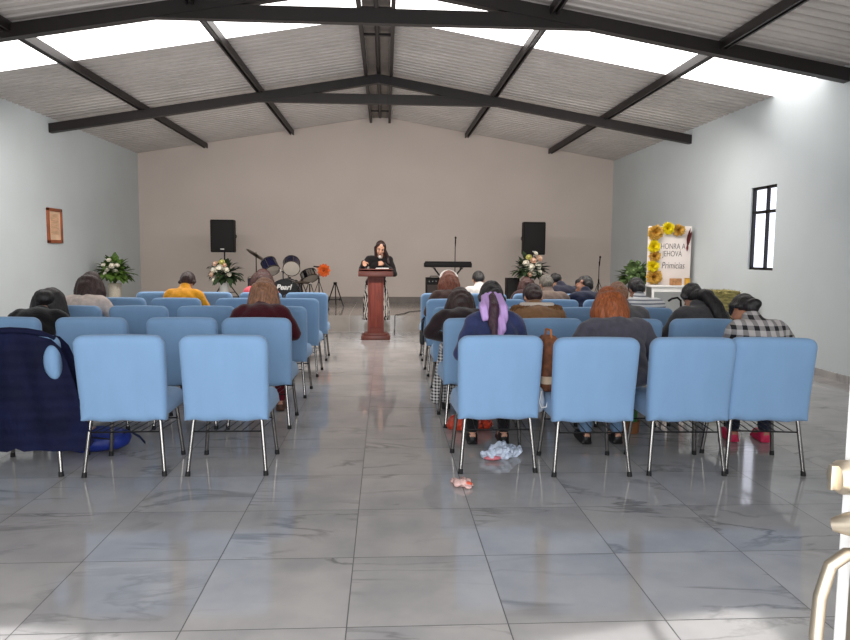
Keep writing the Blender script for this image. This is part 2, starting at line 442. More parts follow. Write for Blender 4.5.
for side, table in (('L', LX), ('R', RX)):
    sw = 'left' if side == 'L' else 'right'
    for r in range(5):
        for i, x in enumerate(table[r]):
            lab = f'light blue covered chair {sw} of the aisle, {ROWW[r]}, {POSW[i]}'
            grp = f'blue chairs {sw} of the aisle'
            if proto is None: proto = make_chair(lab, grp); c = proto
            else: c = copy_tree(proto); c['label'] = lab; c['group'] = grp
            c.location = (x, ROWY[r]-(.09 if (side, r) == ('R', 0) and i else 0)+random.uniform(-.012, .012) * (r > 0), 0)
            c.rotation_euler = (0, 0, R(ROT.get((side, r, i), random.uniform(-1.5, 1.5))))
            seats[side, r, i] = c

# ------------------------------------------------------------------ people
def V(*a): return Vector(a)
def arm_pts(sh, el, wr): return [sh, el, wr]
def hand_shapes(mb, wr, fwd, side, thumb, s=1, curl=.9):
    """palm, four unequal curled fingers and a thumb leaving the side of the palm"""
    fwd = fwd.normalized(); side = (side - fwd*side.dot(fwd)).normalized(); dn = fwd.cross(side).normalized()
    if dn.z > 0: dn = -dn
    pc = wr + fwd*.045*s
    for k, f in enumerate((-.026, -.009, .009, .026)):
        mb.capsule(wr+fwd*.01*s+side*f*.6*s, wr+fwd*.085*s+side*f*s, .014*s, .0115*s, 8)
    for k, (f, L) in enumerate(((-.028, .062), (-.0095, .075), (.0095, .07), (.028, .055))):
        a = wr+fwd*.088*s+side*f*s; d = fwd.copy()
        for j, q in enumerate((.45, .32, .23)):
            d = (fwd*math.cos(curl*(j+.6)/1.6) + dn*math.sin(curl*(j+.6)/1.6))
            e = a + d*L*q*s*1.15; mb.capsule(a, e, .0088*s, .008*s, 8); a = e
    b0 = wr+fwd*.025*s+side*thumb*.028*s; b1 = b0+(fwd*.5+side*thumb*.75+dn*.2).normalized()*.038*s; b2 = b1+(fwd*.85+side*thumb*.2+dn*.4).normalized()*.03*s
    mb.capsule(b0, b1, .0125*s, .0105*s, 8).capsule(b1, b2, .0102*s, .0085*s, 8)
def head_shapes(mb, H, rot, s):
    P = lambda x, y, z: H + rot @ Vector((x*s, y*s, z*s))
    mb.ell(P(0, -.012, .03), (.074*s, .094*s, .088*s), rot)
    mb.ell(P(0, .03, -.03), (.058*s, .06*s, .078*s), rot); mb.ell(P(0, .058, -.085), (.028*s, .026*s, .022*s), rot)
    for x in (-1, 1):
        mb.ell(P(x*.036, .058, -.03), (.024*s, .022*s, .028*s), rot)
        mb.ell(P(x*.074, -.008, -.012), (.010*s, .02*s, .032*s), rot, 12)
        mb.ell(P(x*.03, .078, .026), (.024*s, .012*s, .009*s), rot, 12)
    mb.capsule(P(0, .086, .016), P(0, .106, -.024), .009*s, .0135*s, 10)
    mb.ell(P(0, .088, -.055), (.022*s, .01*s, .006*s), rot, 12); mb.ell(P(0, .086, -.066), (.018*s, .01*s, .007*s), rot, 12)
def face_parts(root, H, rot, s):
    for x in (-1, 1):
        p = H + rot @ Vector((x*.030*s, .0795*s, .006*s))
        e = MB().ell(p, (.0112*s,)*3, seg=12).build('eye', M['eye'], root)
        MB().ell(p + rot @ Vector((0, .0085*s, -.002*s)), (.006*s, .0055*s, .006*s), seg=10).build('iris', M['iris'], e)
        MB().capsule(H + rot @ Vector((x*.016*s, .091*s, .028*s)), H + rot @ Vector((x*.046*s, .083*s, .03*s)), .0042*s, .003*s, 6).build('eyebrow', M['iris'], root)
    m = MB(); m.ell(H + rot @ Vector((0, .0945*s, -.0565*s)), (.019*s, .0065*s, .0042*s), rot, 12); m.ell(H + rot @ Vector((0, .093*s, -.065*s)), (.016*s, .0065*s, .005*s), rot, 12)
    m.build('lips', M['lip'], root)
HN = lambda seed, amp: (lambda co: amp*math.sin(co.x*70+seed)*math.cos(co.y*55+seed*2)*math.cos(co.z*14+seed))
def hair(root, style, mat, H, rot, s, back, seed=0, hs=1.0):
    """style: short, bob, long, bun, tail, crop; hair falls with gravity from the bowed head"""
    s = s*hs*(1.08 if style in ('bob', 'long') else 1.02)
    P = lambda x, y, z: H + rot @ Vector((x*s, y*s, z*s))
    m = MB()
    m.ell(P(0, -.022, .045), (.083*s, .098*s, .084*s), rot); m.ell(P(0, -.045, .0), (.079*s, .072*s, .085*s), rot)
    dn = Vector((0, 0, -1))
    m.ell(P(0, -.055, -.06), (.06*s, .05*s, .05*s), rot)
    if style in ('short', 'crop'):
        m.ell(P(0, .035, .088), (.06*s, .05*s, .036*s), rot); m.ell(P(0, -.06, -.05), (.06*s, .045*s, .04*s), rot)
    else:
        for x in (-1, 1): m.capsule(P(x*.066, .005, .05), P(x*.078, -.018, -.03), .026*s, .02*s)
        m.ell(P(0, .03, .085), (.062*s, .055*s, .036*s), rot)
    if style in ('bob', 'long'):
        L = .15 if style == 'bob' else .24
        for k in range(9):
            a = PI*(k/8)   # from one side round the back to the other
            x, y = math.cos(a)*.076, -.02-.062*math.sin(a)
            p0 = P(x, y, .0); bk = math.sin(a); p0 = p0 + back*.012*bk*s; p1 = p0 + dn*L*.45*s + back*.05*bk*s; p2 = p0 + dn*L*(.94+.12*math.sin(k*2.1+seed))*s + back*(.02+.075*bk)*s
            sp = rot @ Vector((math.cos(a)*.022*s, 0, 0))
            m.capsule(p0, p1+sp, .036*s, .034*s).capsule(p1+sp, p2+sp*.9, .034*s, .022*s)
    if style == 'bun':
        m.ell(P(.01, -.092, -.072), (.042*s, .036*s, .038*s), rot)
    if style == 'curly':
        rr = random.Random(seed)
        for k in range(70):
            a, z = rr.uniform(0, 2*PI), rr.uniform(-.06, .1)
            m.ell(P(.115*math.cos(a), -.05+.11*math.sin(a)*(1 if math.sin(a) < 0 else .3), z), (rr.uniform(.022, .034)*s,)*3, seg=10)
    o = fuse(m, 'hair', mat, .0085, 3, root, HN(seed, .0035))
    return o
def chain(parts, r, mat, name, parent, vox=.008, seed=0):
    m = MB()
    for a, b, ra, rb in parts: m.capsule(a, b, ra, rb)
    return fuse(m, name, mat, vox, 3, parent, HN(seed, .004))
hairstyle_hint = {k: 1 for k in (1, 2, 4, 7, 9, 14, 18)}   # hair that covers the nape
def seated(label, seat, lean=.42, nod=.7, turn=0, sway=0, s=1.0, dx=0, dy=0, wide=1.0, hairstyle='bob', hairm=None, top=None, topname='jacket', bottom=None, shoes=None, skirt=None, skin='skin', rz=0, arms='lap', seed=0, group='seated people', knees=.12, hunch=0, low=True, collar=None):
    if collar is None: collar = .012 if hairstyle_hint.get(seed) else .045
    base = seat.location; lean += .19 if low else .12
    root = None
    lean_d = V(sway, math.sin(lean), math.cos(lean)).normalized()
    hip = V(0, -.05, .575)
    spine = lambda t: hip + lean_d*(t*s*(.80 if low else .88)) + V(0, .05*hunch*t*t*4, -.05*hunch*t*t)
    neck = spine(.50)
    hd = Euler((-(lean+nod), 0, 0)).to_matrix() @ Vector((0, 0, 1))
    hrot = Euler((-(lean+nod*.9), sway*.6, 0)).to_matrix() @ Euler((0, 0, turn)).to_matrix()
    H = neck + (lean_d*.55+hd*.45).normalized()*.155*s + V(sway*.05, 0, 0)
    shx = .165*s*wide
    sh = [spine(.435) + V(x*shx, -.005, 0) for x in (-1, 1)]
    if arms == 'lap': el = [V(x*.25*wide*s, .06+.3*math.sin(lean)*s, .72-.04*s) for x in (-1, 1)]; wr = [V(x*.085, .34, .66) for x in (-1, 1)]
    elif arms == 'down': el = [V(x*.255*wide*s, .02+.25*math.sin(lean)*s, .70) for x in (-1, 1)]; wr = [V(x*.13, .28, .64) for x in (-1, 1)]
    else: el = [V(x*.22*wide*s, .22+.2*math.sin(lean), .70) for x in (-1, 1)]; wr = [V(x*.055, .36, .86) for x in (-1, 1)]
    kn = [V(x*knees, .36, .545) for x in (-1, 1)]; an = [V(x*(knees-.005), .38, .10) for x in (-1, 1)]
    def torso(m, g):
        m.ell(hip+V(0, 0, .0), ((.168+g)*wide, .107+g, .088))
        for t, rx, ry, rz_ in ((.12, .145, .105, .12), (.25, .15, .108, .13), (.37, .165, .11, .13)):
            rot = Euler((-lean, 0, 0)).to_matrix(); m.ell(spine(t), ((rx*s+g)*wide, ry*s+g, rz_*s+g), rot)
        m.capsule(sh[0]*.9+sh[1]*.1, sh[1]*.9+sh[0]*.1, .07*s+g, .07*s+g)
        m.capsule(spine(.45), neck+lean_d*(.02 if g < 0 else collar), .085*s+g*.6, (.055 if g < 0 else .062)*s+g*.5)
    # body
    m = MB(); torso(m, -.004)
    m.capsule(neck-lean_d*.03, H-hd*.03, .052*s, .05*s)
    head_shapes(m, H, hrot, s)
    for i, x in ((0, -1), (1, 1)):
        m.capsule(sh[i], el[i], .05*s, .039*s).capsule(el[i], wr[i], .038*s, .027*s)
        hand_shapes(m, wr[i], (wr[i]-el[i]), V(1, 0, 0), -x, s)
        m.capsule(V(x*.085, 0, .56), kn[i], .075, .055).capsule(kn[i], an[i], .052, .036).capsule(an[i]+V(0, -.02, -.04), an[i]+V(0, .12, -.06), .035, .03)
    body = fuse(m, 'person', M[skin], .0095, 2); root = body
    root.location = (base.x+dx, base.y+dy+.045, 0); root.rotation_euler = (0, 0, rz)
    tag(root, label, 'person', group)
    face_parts(root, H, hrot, s)
    # upper garment
    m = MB(); torso(m, .014)
    for i in (0, 1):
        m.capsule(sh[i], el[i], .066*s, .056*s).capsule(el[i], wr[i]-(wr[i]-el[i]).normalized()*.015, .055*s, .042*s)
    fuse(m, topname, top, .012, 4, root, lambda co: .004*math.sin(co.z*42+co.x*18+seed)*math.sin(co.x*25+co.y*30+seed*3))
    # lower garment and shoes
    m = MB()
    m.ell(hip+V(0, .01, -.005), (.176*wide, .116, .088))
    for i, x in ((0, -1), (1, 1)): m.capsule(V(x*.085, 0, .563), kn[i]+V(0, 0, .01), .082, .064)
    if skirt:
        m.capsule(kn[0]+V(0, -.02, 0), kn[1]+V(0, -.02, 0), .065, .065)
        for x in (-1, -.5, 0, .5, 1): m.capsule(V(x*knees, .33, .53), V(x*(knees+.08), .34, .11), .065, .06)
        fuse(m, 'skirt', skirt, .012, 4, root)
    else:
        for i, x in ((0, -1), (1, 1)): m.capsule(kn[i], an[i]+V(0, 0, .02), .062, .05)
        fuse(m, 'trousers', bottom, .012, 4, root)
    for i, x in ((0, -1), (1, 1)):
        m = MB(); a = an[i]
        m.ell(a+V(0, .0, -.045), (.042, .055, .05)).capsule(V(a.x, a.y-.015, .042), V(a.x+x*.012, a.y+.15, .036), .041, .037)
        m.box(V(a.x, a.y+.06, .014), (.075, .21, .024))
        fuse(m, 'shoe', shoes, .008, 3, root)
    return dict(root=root, H=H, rot=hrot, neck=neck, sh=sh, spine=spine, lean=lean_d, s=s, hd=hd)
def do_hair(p, style, mat, seed=0, hs=1.0):
    back = V(0, -1, 0)
    return hair(p['root'], style, mat, p['H'], p['rot'], p['s'], back, seed, hs)

C = lambda n, rgb, **k: plain('cloth_'+n, rgb, k.pop('rough', .85), var=k.pop('var', .15), scale=20, bmp=.35, bscale=70, sheen=.2, spec=.2)
jeans = C('jeans', (112, 140, 170)); navyt = C('navy_trousers', (32, 36, 52)); blackt = C('black_trousers', (24, 22, 24)); greyt = C('grey_trousers', (80, 80, 84))
shoeb = plain('shoe_black', (20, 19, 20), .5); shoep = plain('shoe_pink', (204, 40, 84), .6); shoebr = plain('shoe_brown', (80, 52, 38), .55)
HB = hairmat('hair_black', (24, 20, 21)); HDB = hairmat('hair_dark_brown', (50, 30, 27)); HLB = hairmat('hair_light_brown', (138, 96, 70)); HOR = hairmat('hair_copper', (146, 78, 38)); HAU = hairmat('hair_auburn', (112, 56, 34)); HGR = hairmat('hair_grey', (112, 104, 92)); HRB = hairmat('hair_reddish_brown', (62, 26, 20))
# --- left of the aisle
p = seated('person in black jacket bowed low, second row left of the aisle beside wall', seats['L', 1, 3], lean=.62, nod=.85, dx=.02, top=C('black_jacket', (20, 19, 21)), topname='jacket', bottom=blackt, shoes=shoeb, seed=1, wide=1.08, arms='down'); do_hair(p, 'long', HB, 1, 1.2)
p = seated('person in pale beige sweater with dark brown bob, third row left of the aisle', seats['L', 2, 3], lean=.40, nod=.5, dx=-.07, top=C('beige_sweater', (206, 190, 180)), topname='sweater', bottom=greyt, shoes=shoebr, seed=2, wide=1.05); do_hair(p, 'bob', HDB, 2, 1.1)
p = seated('person in mustard yellow top with dark hair in a low bun', seats['L', 3, 2], lean=.36, nod=.75, dx=-.04, top=C('mustard_top', (230, 158, 36)), topname='top', bottom=blackt, shoes=shoeb, seed=3); do_hair(p, 'bun', HDB, 3)
p = seated('person in dark red coat with light brown shoulder-length hair beside the aisle', seats['L', 1, 0], lean=.38, nod=.55, dx=-.04, top=C('dark_red_coat', (66, 14, 24)), topname='coat', bottom=C('dark_red_skirt', (96, 16, 32)), shoes=shoebr, seed=4, wide=1.06, arms='down'); do_hair(p, 'long', HLB, 4, 1.02)
p = seated('person in pink top with full dark brown hair in front of drum kit', seats['L', 4, 1], lean=.48, nod=.6, dx=-.08, top=C('pink_top', (226, 92, 104)), topname='top', bottom=navyt, shoes=shoeb, seed=5); do_hair(p, 'bob', HRB, 5, 1.25)
# --- right of the aisle
p = seated('person in navy hooded jacket with lilac ribbon tied in black hair', seats['R', 0, 0], lean=.44, nod=.6, dx=.04, dy=.03, low=False, top=C('navy_jacket', (50, 58, 96)), topname='jacket', bottom=blackt, shoes=shoeb, seed=6, wide=.88); hp = do_hair(p, 'bun', HB, 6); P6 = p
p = seated('person in charcoal grey sweater with copper hair, nearest row', seats['R', 0, 1], lean=.40, nod=.5, dx=.29, dy=.10, top=C('charcoal_sweater', (78, 76, 86)), topname='sweater', bottom=jeans, shoes=shoeb, seed=7, wide=1.16, arms='down'); do_hair(p, 'bob', HOR, 7)
p = seated('person in plaid shirt and pink shoes at the right end of nearest row', seats['R', 0, 3], lean=.44, nod=.75, turn=.5, sway=-.2, dx=.235, dy=.12, top=striped('plaid_cloth', (30, 28, 32), (196, 190, 188), 15, 'X', .45, 'Z'), topname='shirt', bottom=navyt, shoes=shoep, skin='skin2', seed=8, wide=.94, rz=R(-6)); do_hair(p, 'bun', HB, 8)
p = seated('person in dark brown jacket and checked skirt beside the aisle, second row', seats['R', 1, 0], lean=.58, nod=.5, dx=-.05, dy=.02, top=C('dark_brown_jacket', (44, 32, 34)), topname='jacket', skirt=striped('check_cloth', (30, 28, 30), (225, 222, 220), 36, 'X', .5, 'Z'), shoes=shoeb, seed=9, wide=1.1, arms='down'); do_hair(p, 'bob', HDB, 9)
p = seated('person in brown coat with fur trimmed hood and dark brown hair', seats['R', 1, 1], lean=.44, nod=.65, dx=.0, top=C('tan_coat', (140, 104, 72)), topname='coat', bottom=navyt, shoes=shoebr, seed=10, wide=1.12); do_hair(p, 'short', HDB, 10); P10 = p
p = seated('person in grey jacket with brown hair, hidden behind the copper haired person', seats['R', 1, 2], lean=.40, nod=.55, dx=.10, top=C('grey_jacket', (96, 94, 96)), topname='jacket', bottom=navyt, shoes=shoeb, seed=11); do_hair(p, 'short', HLB, 11)
p = seated('person in dark grey jacket with a long black ponytail, second row', seats['R', 1, 3], lean=.42, nod=.55, sway=-.04, dx=.20, top=C('dark_grey_jacket', (72, 70, 72)), topname='jacket', bottom=navyt, shoes=shoep, seed=12, wide=1.1); do_hair(p, 'bun', HB, 12); P12 = p
p = seated('person in white and grey striped shirt with short black hair', seats['R', 2, 3], lean=.40, nod=.55, dx=.12, top=striped('striped_shirt', (225, 225, 226), (120, 126, 136), 28, 'Z', .62), topname='shirt', bottom=navyt, shoes=shoeb, skin='skin2', seed=13, wide=1.1); do_hair(p, 'short', HB, 13)
p = seated('person with auburn hair and white headband near the aisle, fourth row', seats['R', 3, 0], lean=.34, nod=.5, dx=.04, top=C('brown_sweater', (74, 54, 48)), topname='sweater', bottom=blackt, shoes=shoeb, seed=14); do_hair(p, 'bob', HAU, 14); P14 = p
p = seated('person with grey hair and taupe top, fourth row right of the aisle', seats['R', 3, 2], lean=.42, nod=.55, dx=.03, top=C('taupe_top', (136, 116, 104)), topname='top', bottom=blackt, shoes=shoeb, seed=15, wide=1.1); do_hair(p, 'short', HGR, 15)
p = seated('person with short dark hair in profile wearing navy shirt', seats['R', 3, 3], lean=.42, nod=.5, turn=.95, dx=-.1, top=C('navy_shirt', (30, 36, 60)), topname='shirt', bottom=blackt, shoes=shoeb, seed=16, skin='skin2'); do_hair(p, 'short', HB, 16)
p = seated('person in white shirt with black hair in the farthest row', seats['R', 4, 1], lean=.38, nod=.6, dx=-.02, top=C('white_shirt', (222, 214, 208)), topname='shirt', bottom=blackt, shoes=shoeb, seed=17); do_hair(p, 'short', HB, 17)
p = seated('person with reddish brown hair beneath the right flower arrangement', seats['R', 4, 2], lean=.52, nod=.7, s=.95, dx=.04, top=C('plum_top', (66, 44, 44)), topname='top', bottom=blackt, shoes=shoeb, seed=18); do_hair(p, 'bob', HRB, 18)
p = seated('person in dark navy jacket hunched over toward the left, farthest row', seats['R', 4, 3], lean=.46, nod=1.0, sway=-.34, dx=.06, low=False, top=C('dark_navy_jacket', (34, 34, 50)), topname='jacket', bottom=blackt, shoes=shoeb, seed=19, wide=1.2); do_hair(p, 'short', HB, 19)

# ribbon and tail on the navy jacket person
H, rt = P6['H'], P6['rot']
sp6 = P6['spine']; ld = P6['lean']; nb = V(0, -ld.z, ld.y)
kn = H + rt @ V(-.02, -.082, -.095)
q = lambda t, x, o=.15: sp6(t) + nb*o + V(x*.85-.025, 0, 0)
lil = plain('lilac_ribbon', (188, 152, 208), .6, bmp=.3, bscale=30, stretch=(1, 1, .3))
m = MB()
for x, e in ((-1, .40), (1, .36)):
    m.capsule(kn+V(x*.008, -.02, .01), kn+V(x*.045, -.035, -.005), .026, .032).capsule(kn+V(x*.045, -.035, -.005), q(.47, x*.075, .165), .032, .036).capsule(q(.47, x*.075, .165), q(e, x*.07), .036, .026)
m.capsule(q(.40, .066), q(.30, .05), .034, .03).capsule(q(.30, .05), q(.22, .035), .03, .016)
fuse(m, 'ribbon', lil, .007, 3, P6['root'], lambda co: .0035*math.sin(co.x*190+co.z*35))
chain([(kn+V(0, -.01, 0), q(.47, 0, .16), .04, .042), (q(.47, 0, .16), q(.36, -.01), .042, .034), (q(.36, -.01), q(.24, -.012), .034, .014)], 0, hairmat('hair_plum', (58, 34, 44)), 'ponytail', P6['root'])
nk = P6['neck']
m = MB(); m.capsule(nk+V(-.1, -.05, -.01), nk+V(.1, -.05, -.01), .055, .055).capsule(nk+V(-.1, -.06, -.04), nk+V(.1, -.06, -.04), .05, .05)
fuse(m, 'hood', C('navy_jacket', (50, 58, 96)), .012, 4, P6['root'])
# fur trimmed hood
nk = P10['neck']; m = MB()
m.capsule(nk+V(-.17, -.03, -.01), nk+V(.17, -.03, -.01), .06, .06).capsule(nk+V(-.19, -.05, -.07), nk+V(.19, -.05, -.07), .055, .055)
rr = random.Random(4)
fuse(m, 'fur_hood', plain('brown_fur', (122, 84, 50), .95, var=.5, scale=35, bmp=.9, bscale=160, stretch=(1, 1, .4)), .010, 2, P10['root'], lambda co: rr.uniform(-.004, .009))
m = MB(); m.capsule(nk+V(-.13, -.04, .05), nk+V(.13, -.04, .05), .022, .022); fuse(m, 'fleece_lining', plain('cream_fleece', (214, 200, 186), .95, bmp=.6, bscale=120), .009, 2, P10['root'])
# long black ponytail over the chair back
H, rt = P12['H'], P12['rot']; a = H + rt @ V(.01, -.075, -.075)
chain([(a, a+V(.04, -.06, .0), .05, .055), (a+V(.04, -.06, .0), a+V(.085, -.145, -.09), .055, .06), (a+V(.085, -.145, -.09), a+V(.115, -.2, -.2), .06, .058), (a+V(.115, -.2, -.2), a+V(.13, -.24, -.31), .058, .03)], 0, HB, 'ponytail', P12['root'], seed=3)
# headband
H, rt = P14['H'], P14['rot']
m = MB(); m.tube([H + rt @ V(.098*math.cos(t), -.05-.02*math.sin(t), .02+.118*math.sin(t)) for t in [PI*k/14 for k in range(15)]], .016, 8); m.build('headband', plain('white_band', (230, 224, 216), .6), P14['root'])

# --- the person speaking at the lectern
def speaker_person():
    m = MB(); X0, Y0 = -.15, 11.80
    hip = V(.0, .0, .86); neck = V(.07, -.14, 1.32); ch = V(.05, -.09, 1.16)
    hrot = Matrix.Rotation(PI+.15, 3, 'Z') @ Euler((-.42, -.12, 0)).to_matrix()
    H = V(.075, -.215, 1.455); s = .98
    sh = [V(-.12, -.12, 1.27), V(.22, -.11, 1.27)]
    el = [V(-.23, -.17, 1.10), V(.30, -.14, 1.04)]; wr = [V(-.19, -.33, 1.235), V(.115, -.31, 1.20)]
    kn = [V(-.09, -.03, .47), V(.09, -.01, .47)]; an = [V(-.09, 0, .09), V(.09, .02, .09)]
    mic0, mic1 = V(.075, -.36, 1.20), V(.066, -.345, 1.345)
    def torso(m, g):
        m.ell(hip, (.165+g, .115+g, .13+g)); m.ell(V(.02, -.03, 1.0), (.135+g, .1+g, .14+g)); m.ell(ch, (.155+g, .105+g, .15+g))
        m.capsule(sh[0]*.88+sh[1]*.12, sh[1]*.88+sh[0]*.12, .06+g, .06+g); m.capsule(V(.06, -.11, 1.25), neck, .08+g*.6, .055+g*.4)
    torso(m, -.004); m.capsule(neck-V(0, 0, .03), H-V(0, -.02, .03), .05, .048); head_shapes(m, H, hrot, s)
    for i, x in ((0, -1), (1, 1)):
        m.capsule(sh[i], el[i], .047, .037).capsule(el[i], wr[i], .036, .025)
        m.capsule(V(x*.085, 0, .85), kn[i], .082, .055).capsule(kn[i], an[i], .052, .035).capsule(an[i]+V(0, .02, -.045), an[i]+V(0, -.13, -.06), .034, .028)
    hand_shapes(m, wr[0], V(.15, -1, -.3), V(1, 0, 0), 1, .95, .35)     # hand lying on the lectern edge
    ax = (mic1-mic0).normalized(); g = mic0 + ax*.01                      # fist closed round the microphone
    pw = V(1, -.1, 0); pw = (pw-ax*pw.dot(ax)).normalized(); fw = ax.cross(pw)
    m.capsule(wr[1], g+pw*.034, .024, .022)
    for k in range(4):
        z = g + ax*(.03-.019*k); a0 = 0
        pts = [z + (pw*math.cos(t)+fw*math.sin(t)*(-1))*(.026+.001*k) for t in (0, .9, 1.8, 2.7, 3.5-.12*k)]
        for a, c in zip(pts, pts[1:]): m.capsule(a, c, .0086, .0082, 8)
        m.capsule(g+pw*.04, pts[0], .016, .0095, 8)
    tp = [g+pw*.034+ax*.01, g+pw*.022+fw*.026+ax*.035, g-pw*.008+fw*.028+ax*.05]
    m.capsule(tp[0], tp[1], .012, .0105, 8).capsule(tp[1], tp[2], .0102, .0085, 8)
    body = fuse(m, 'person', M['skin'], .0062, 2); body.location = (X0, Y0, 0)
    tag(body, 'person in black top and patterned skirt speaking into microphone behind lectern', 'person')
    face_parts(body, H, hrot, s)
    m = MB(); torso(m, .012)
    for i in (0, 1): m.capsule(sh[i], el[i], .064, .056).capsule(el[i], wr[i]-(wr[i]-el[i]).normalized()*.02, .056, .042)
    m.ell(hip+V(0, 0, .02), (.185, .135, .12))
    fuse(m, 'top', C('black_top', (22, 17, 18)), .011, 4, body, lambda co: .003*math.sin(co.z*50+co.x*20))
    # long full skirt
    prof = [(.17, .90), (.185, .80), (.20, .66), (.21, .5), (.222, .34), (.226, .27), (.2, .275)]
    m = MB(); rings = [[((r*(1+.05*math.sin(7*t+z*4)))*math.cos(t), r*.72*(1+.05*math.sin(7*t+z*4))*math.sin(t)-.01, z) for t in [2*PI*k/48 for k in range(48)]] for r, z in prof]
    m.rings(rings)
    sm, nt, bb = nmat('zebra_cloth'); v = coords(nt, (1, 1, .7))
    w = N(nt, 'ShaderNodeTexWave'); w.inputs['Scale'].default_value = 8; w.inputs['Distortion'].default_value = 8; w.inputs['Detail'].default_value = 2; w.inputs['Detail Scale'].default_value = 1.3
    nt.links.new(v, w.inputs['Vector']); nt.links.new(ramp(nt, w.outputs['Fac'], [(.45, s2l((28, 26, 28))), (.55, s2l((206, 198, 190)))]), bb.inputs['Base Color']); bb.inputs['Roughness'].default_value = .85
    m.build('skirt', sm, body, True, 180)
    m = MB()
    for i in (0, 1): m.capsule(kn[i], an[i], .056, .04)
    fuse(m, 'leggings', blackt, .01, 3, body)
    for i in (0, 1):
        a = an[i]; m = MB(); m.ell(a+V(0, 0, -.04), (.04, .055, .05)).capsule(V(a.x, a.y+.015, .04), V(a.x, a.y-.14, .034), .039, .033)
        fuse(m, 'shoe', shoeb, .008, 3, body)
    Pp = lambda x, y, z: H + hrot @ V(x*s, y*s, z*s)
    m = MB(); m.ell(Pp(0, -.024, .042), (.081, .094, .084), hrot); m.ell(Pp(0, -.05, 0), (.078, .07, .09), hrot)
    for x in (-1, 1): m.capsule(Pp(x*.05, .035, .085), Pp(x*.078, .0, .0), .026, .022)
    # long hair falling behind one shoulder and over the other
    for k in range(6):
        a = PI*k/5; p0 = Pp(math.cos(a)*.07, -.03-.05*math.sin(a), -.01)
        m.capsule(p0, p0+V(math.cos(a)*.01, .05, -.16), .034, .036).capsule(p0+V(math.cos(a)*.01, .05, -.16), p0+V(0, .07, -.34), .036, .02)
    p0 = Pp(-.075, -.005, -.02); m.capsule(p0, p0+V(.05, .05, -.12), .03, .032).capsule(p0+V(.05, .05, -.12), p0+V(.07, .02, -.22), .032, .02)
    fuse(m, 'hair', HDB, .0085, 3, body, HN(2, .003))
    # microphone (held, so a thing of its own)
    t = thing('microphone', 'black handheld microphone held by the person at lectern', 'microphone', (X0, Y0, 0))
    MB().tube([mic0-ax*.07, mic0-ax*.068, mic1-ax*.055], [.010, .0115, .0165], 14).build('mic_body', M['plastic'], t)
    MB().ell(mic1-ax*.03, (.026, .026, .03)).build('mic_head', plain('mic_mesh', (196, 192, 188), .45, .5, bmp=.5, bscale=300), t)
speaker_person()

# ------------------------------------------------------------------ lectern
t = thing('lectern', 'dark red-brown wooden lectern standing at the end of aisle', 'lectern', (-.145, 11.36, 0))
MB().box((0, 0, .035), (.46, .40, .07), bev=.008).box((0, 0, .085), (.38, .33, .035), bev=.008).build('base', M['woodtop'], t)
def colm():
    m = MB(); ring = lambda z, w, d: [(-w/2, -d/2, z), (w/2, -d/2, z), (w/2, d/2, z), (-w/2, d/2, z)]
    return m.rings([ring(.1, .262, .25), ring(.5, .245, .245), ring(1.02, .262, .26)])
colm().build('column', M['wood'], t, False)
MB().box((0, -.127, .55), (.17, .012, .72), rot=Euler((R(.6), 0, 0)).to_matrix(), bev=.004).build('front_panel', plain('panel_wood', (112, 44, 30), .6, var=.35, scale=6, stretch=(6, 6, .6)), t)
MB().box((0, 0, 1.05), (.55, .42, .085), bev=.012).build('top_box', M['woodtop'], t)
MB().box((0, .01, 1.105), (.54, .40, .018), rot=Euler((R(-5), 0, 0)).to_matrix(), bev=.004).build('reading_board', M['woodtop'], t)
m = MB().box((.1, -.03, 1.132), (.2, .15, .012), rot=Euler((R(-5), 0, .1)).to_matrix(), bev=.002)
tag(m.build('paper_sheets', M['white']), 'white paper sheets lying on top of the lectern', 'papers').location = (-.145, 11.36, 0)

# ------------------------------------------------------------------ speakers on stands
def tripod(t, z0, h, spread=.42, r=.015):
    MB().tube([(0, 0, z0+.25), (0, 0, h)], r, 10).build('pole', M['blackmetal'], t)
    MB().tube([(0, 0, z0+.52), (0, 0, z0+.6)], r*1.8, 12).build('collar', M['plastic'], t)
    for k in range(3):
        a = PI/2+2*PI*k/3; e = V(math.cos(a)*spread, math.sin(a)*spread, z0+.012)
        l = MB().tube([(0, 0, z0+.56), e], r*.75, 8).build('leg', M['blackmetal'], t)
        MB().tube([V(0, 0, z0+.28), e*.5+V(0, 0, (z0+.56)*.5)], r*.5, 6).build('strut', M['blackmetal'], l)
        MB().ell(e, (.02, .02, .014), seg=10).build('foot_cap', M['rubber'], l)
def loudspeaker(x, y, z, w, h, label, rz=0):
    t = thing('loudspeaker', label, 'loudspeaker', (x, y, z), rz, 'loudspeakers on tripods')
    d = .36
    m = MB(); ring = lambda zz, k=1: [(-w/2*k, -d/2, zz), (w/2*k, -d/2, zz), (w/2*k, 0, zz), (w*.34*k, d/2, zz), (-w*.34*k, d/2, zz), (-w/2*k, 0, zz)]
    m.rings([ring(0, .94), ring(.02), ring(h-.02), ring(h, .94)]); m.build('cabinet', M['plastic'], t, False)
    MB().box((0, -d/2-.006, h*.5), (w*.9, .014, h*.9), bev=.006).build('grille', M['grille'], t)
    MB().box((0, -d/2-.015, h*.1), (.075, .004, .022), bev=.001).build('badge', plain('badge_silver', (206, 204, 200), .4), t)
    for sx in (-1, 1): MB().tube([(sx*(w/2+.003), 0, h*.45), (sx*(w/2+.012), 0, h*.5), (sx*(w/2+.003), 0, h*.55)], .008, 8).build('handle', M['rubber'], t)
    s = thing('speaker_stand', label.replace('loudspeaker', 'tripod stand under the loudspeaker').replace('black tall', 'black'), 'stand', (x, y, 0), .4, 'tripod stands')
    tripod(s, STAGE_Z, z+.0)
loudspeaker(-3.2, 14.35, 1.37, .46, .64, 'black loudspeaker on the left, behind flowers and drums')
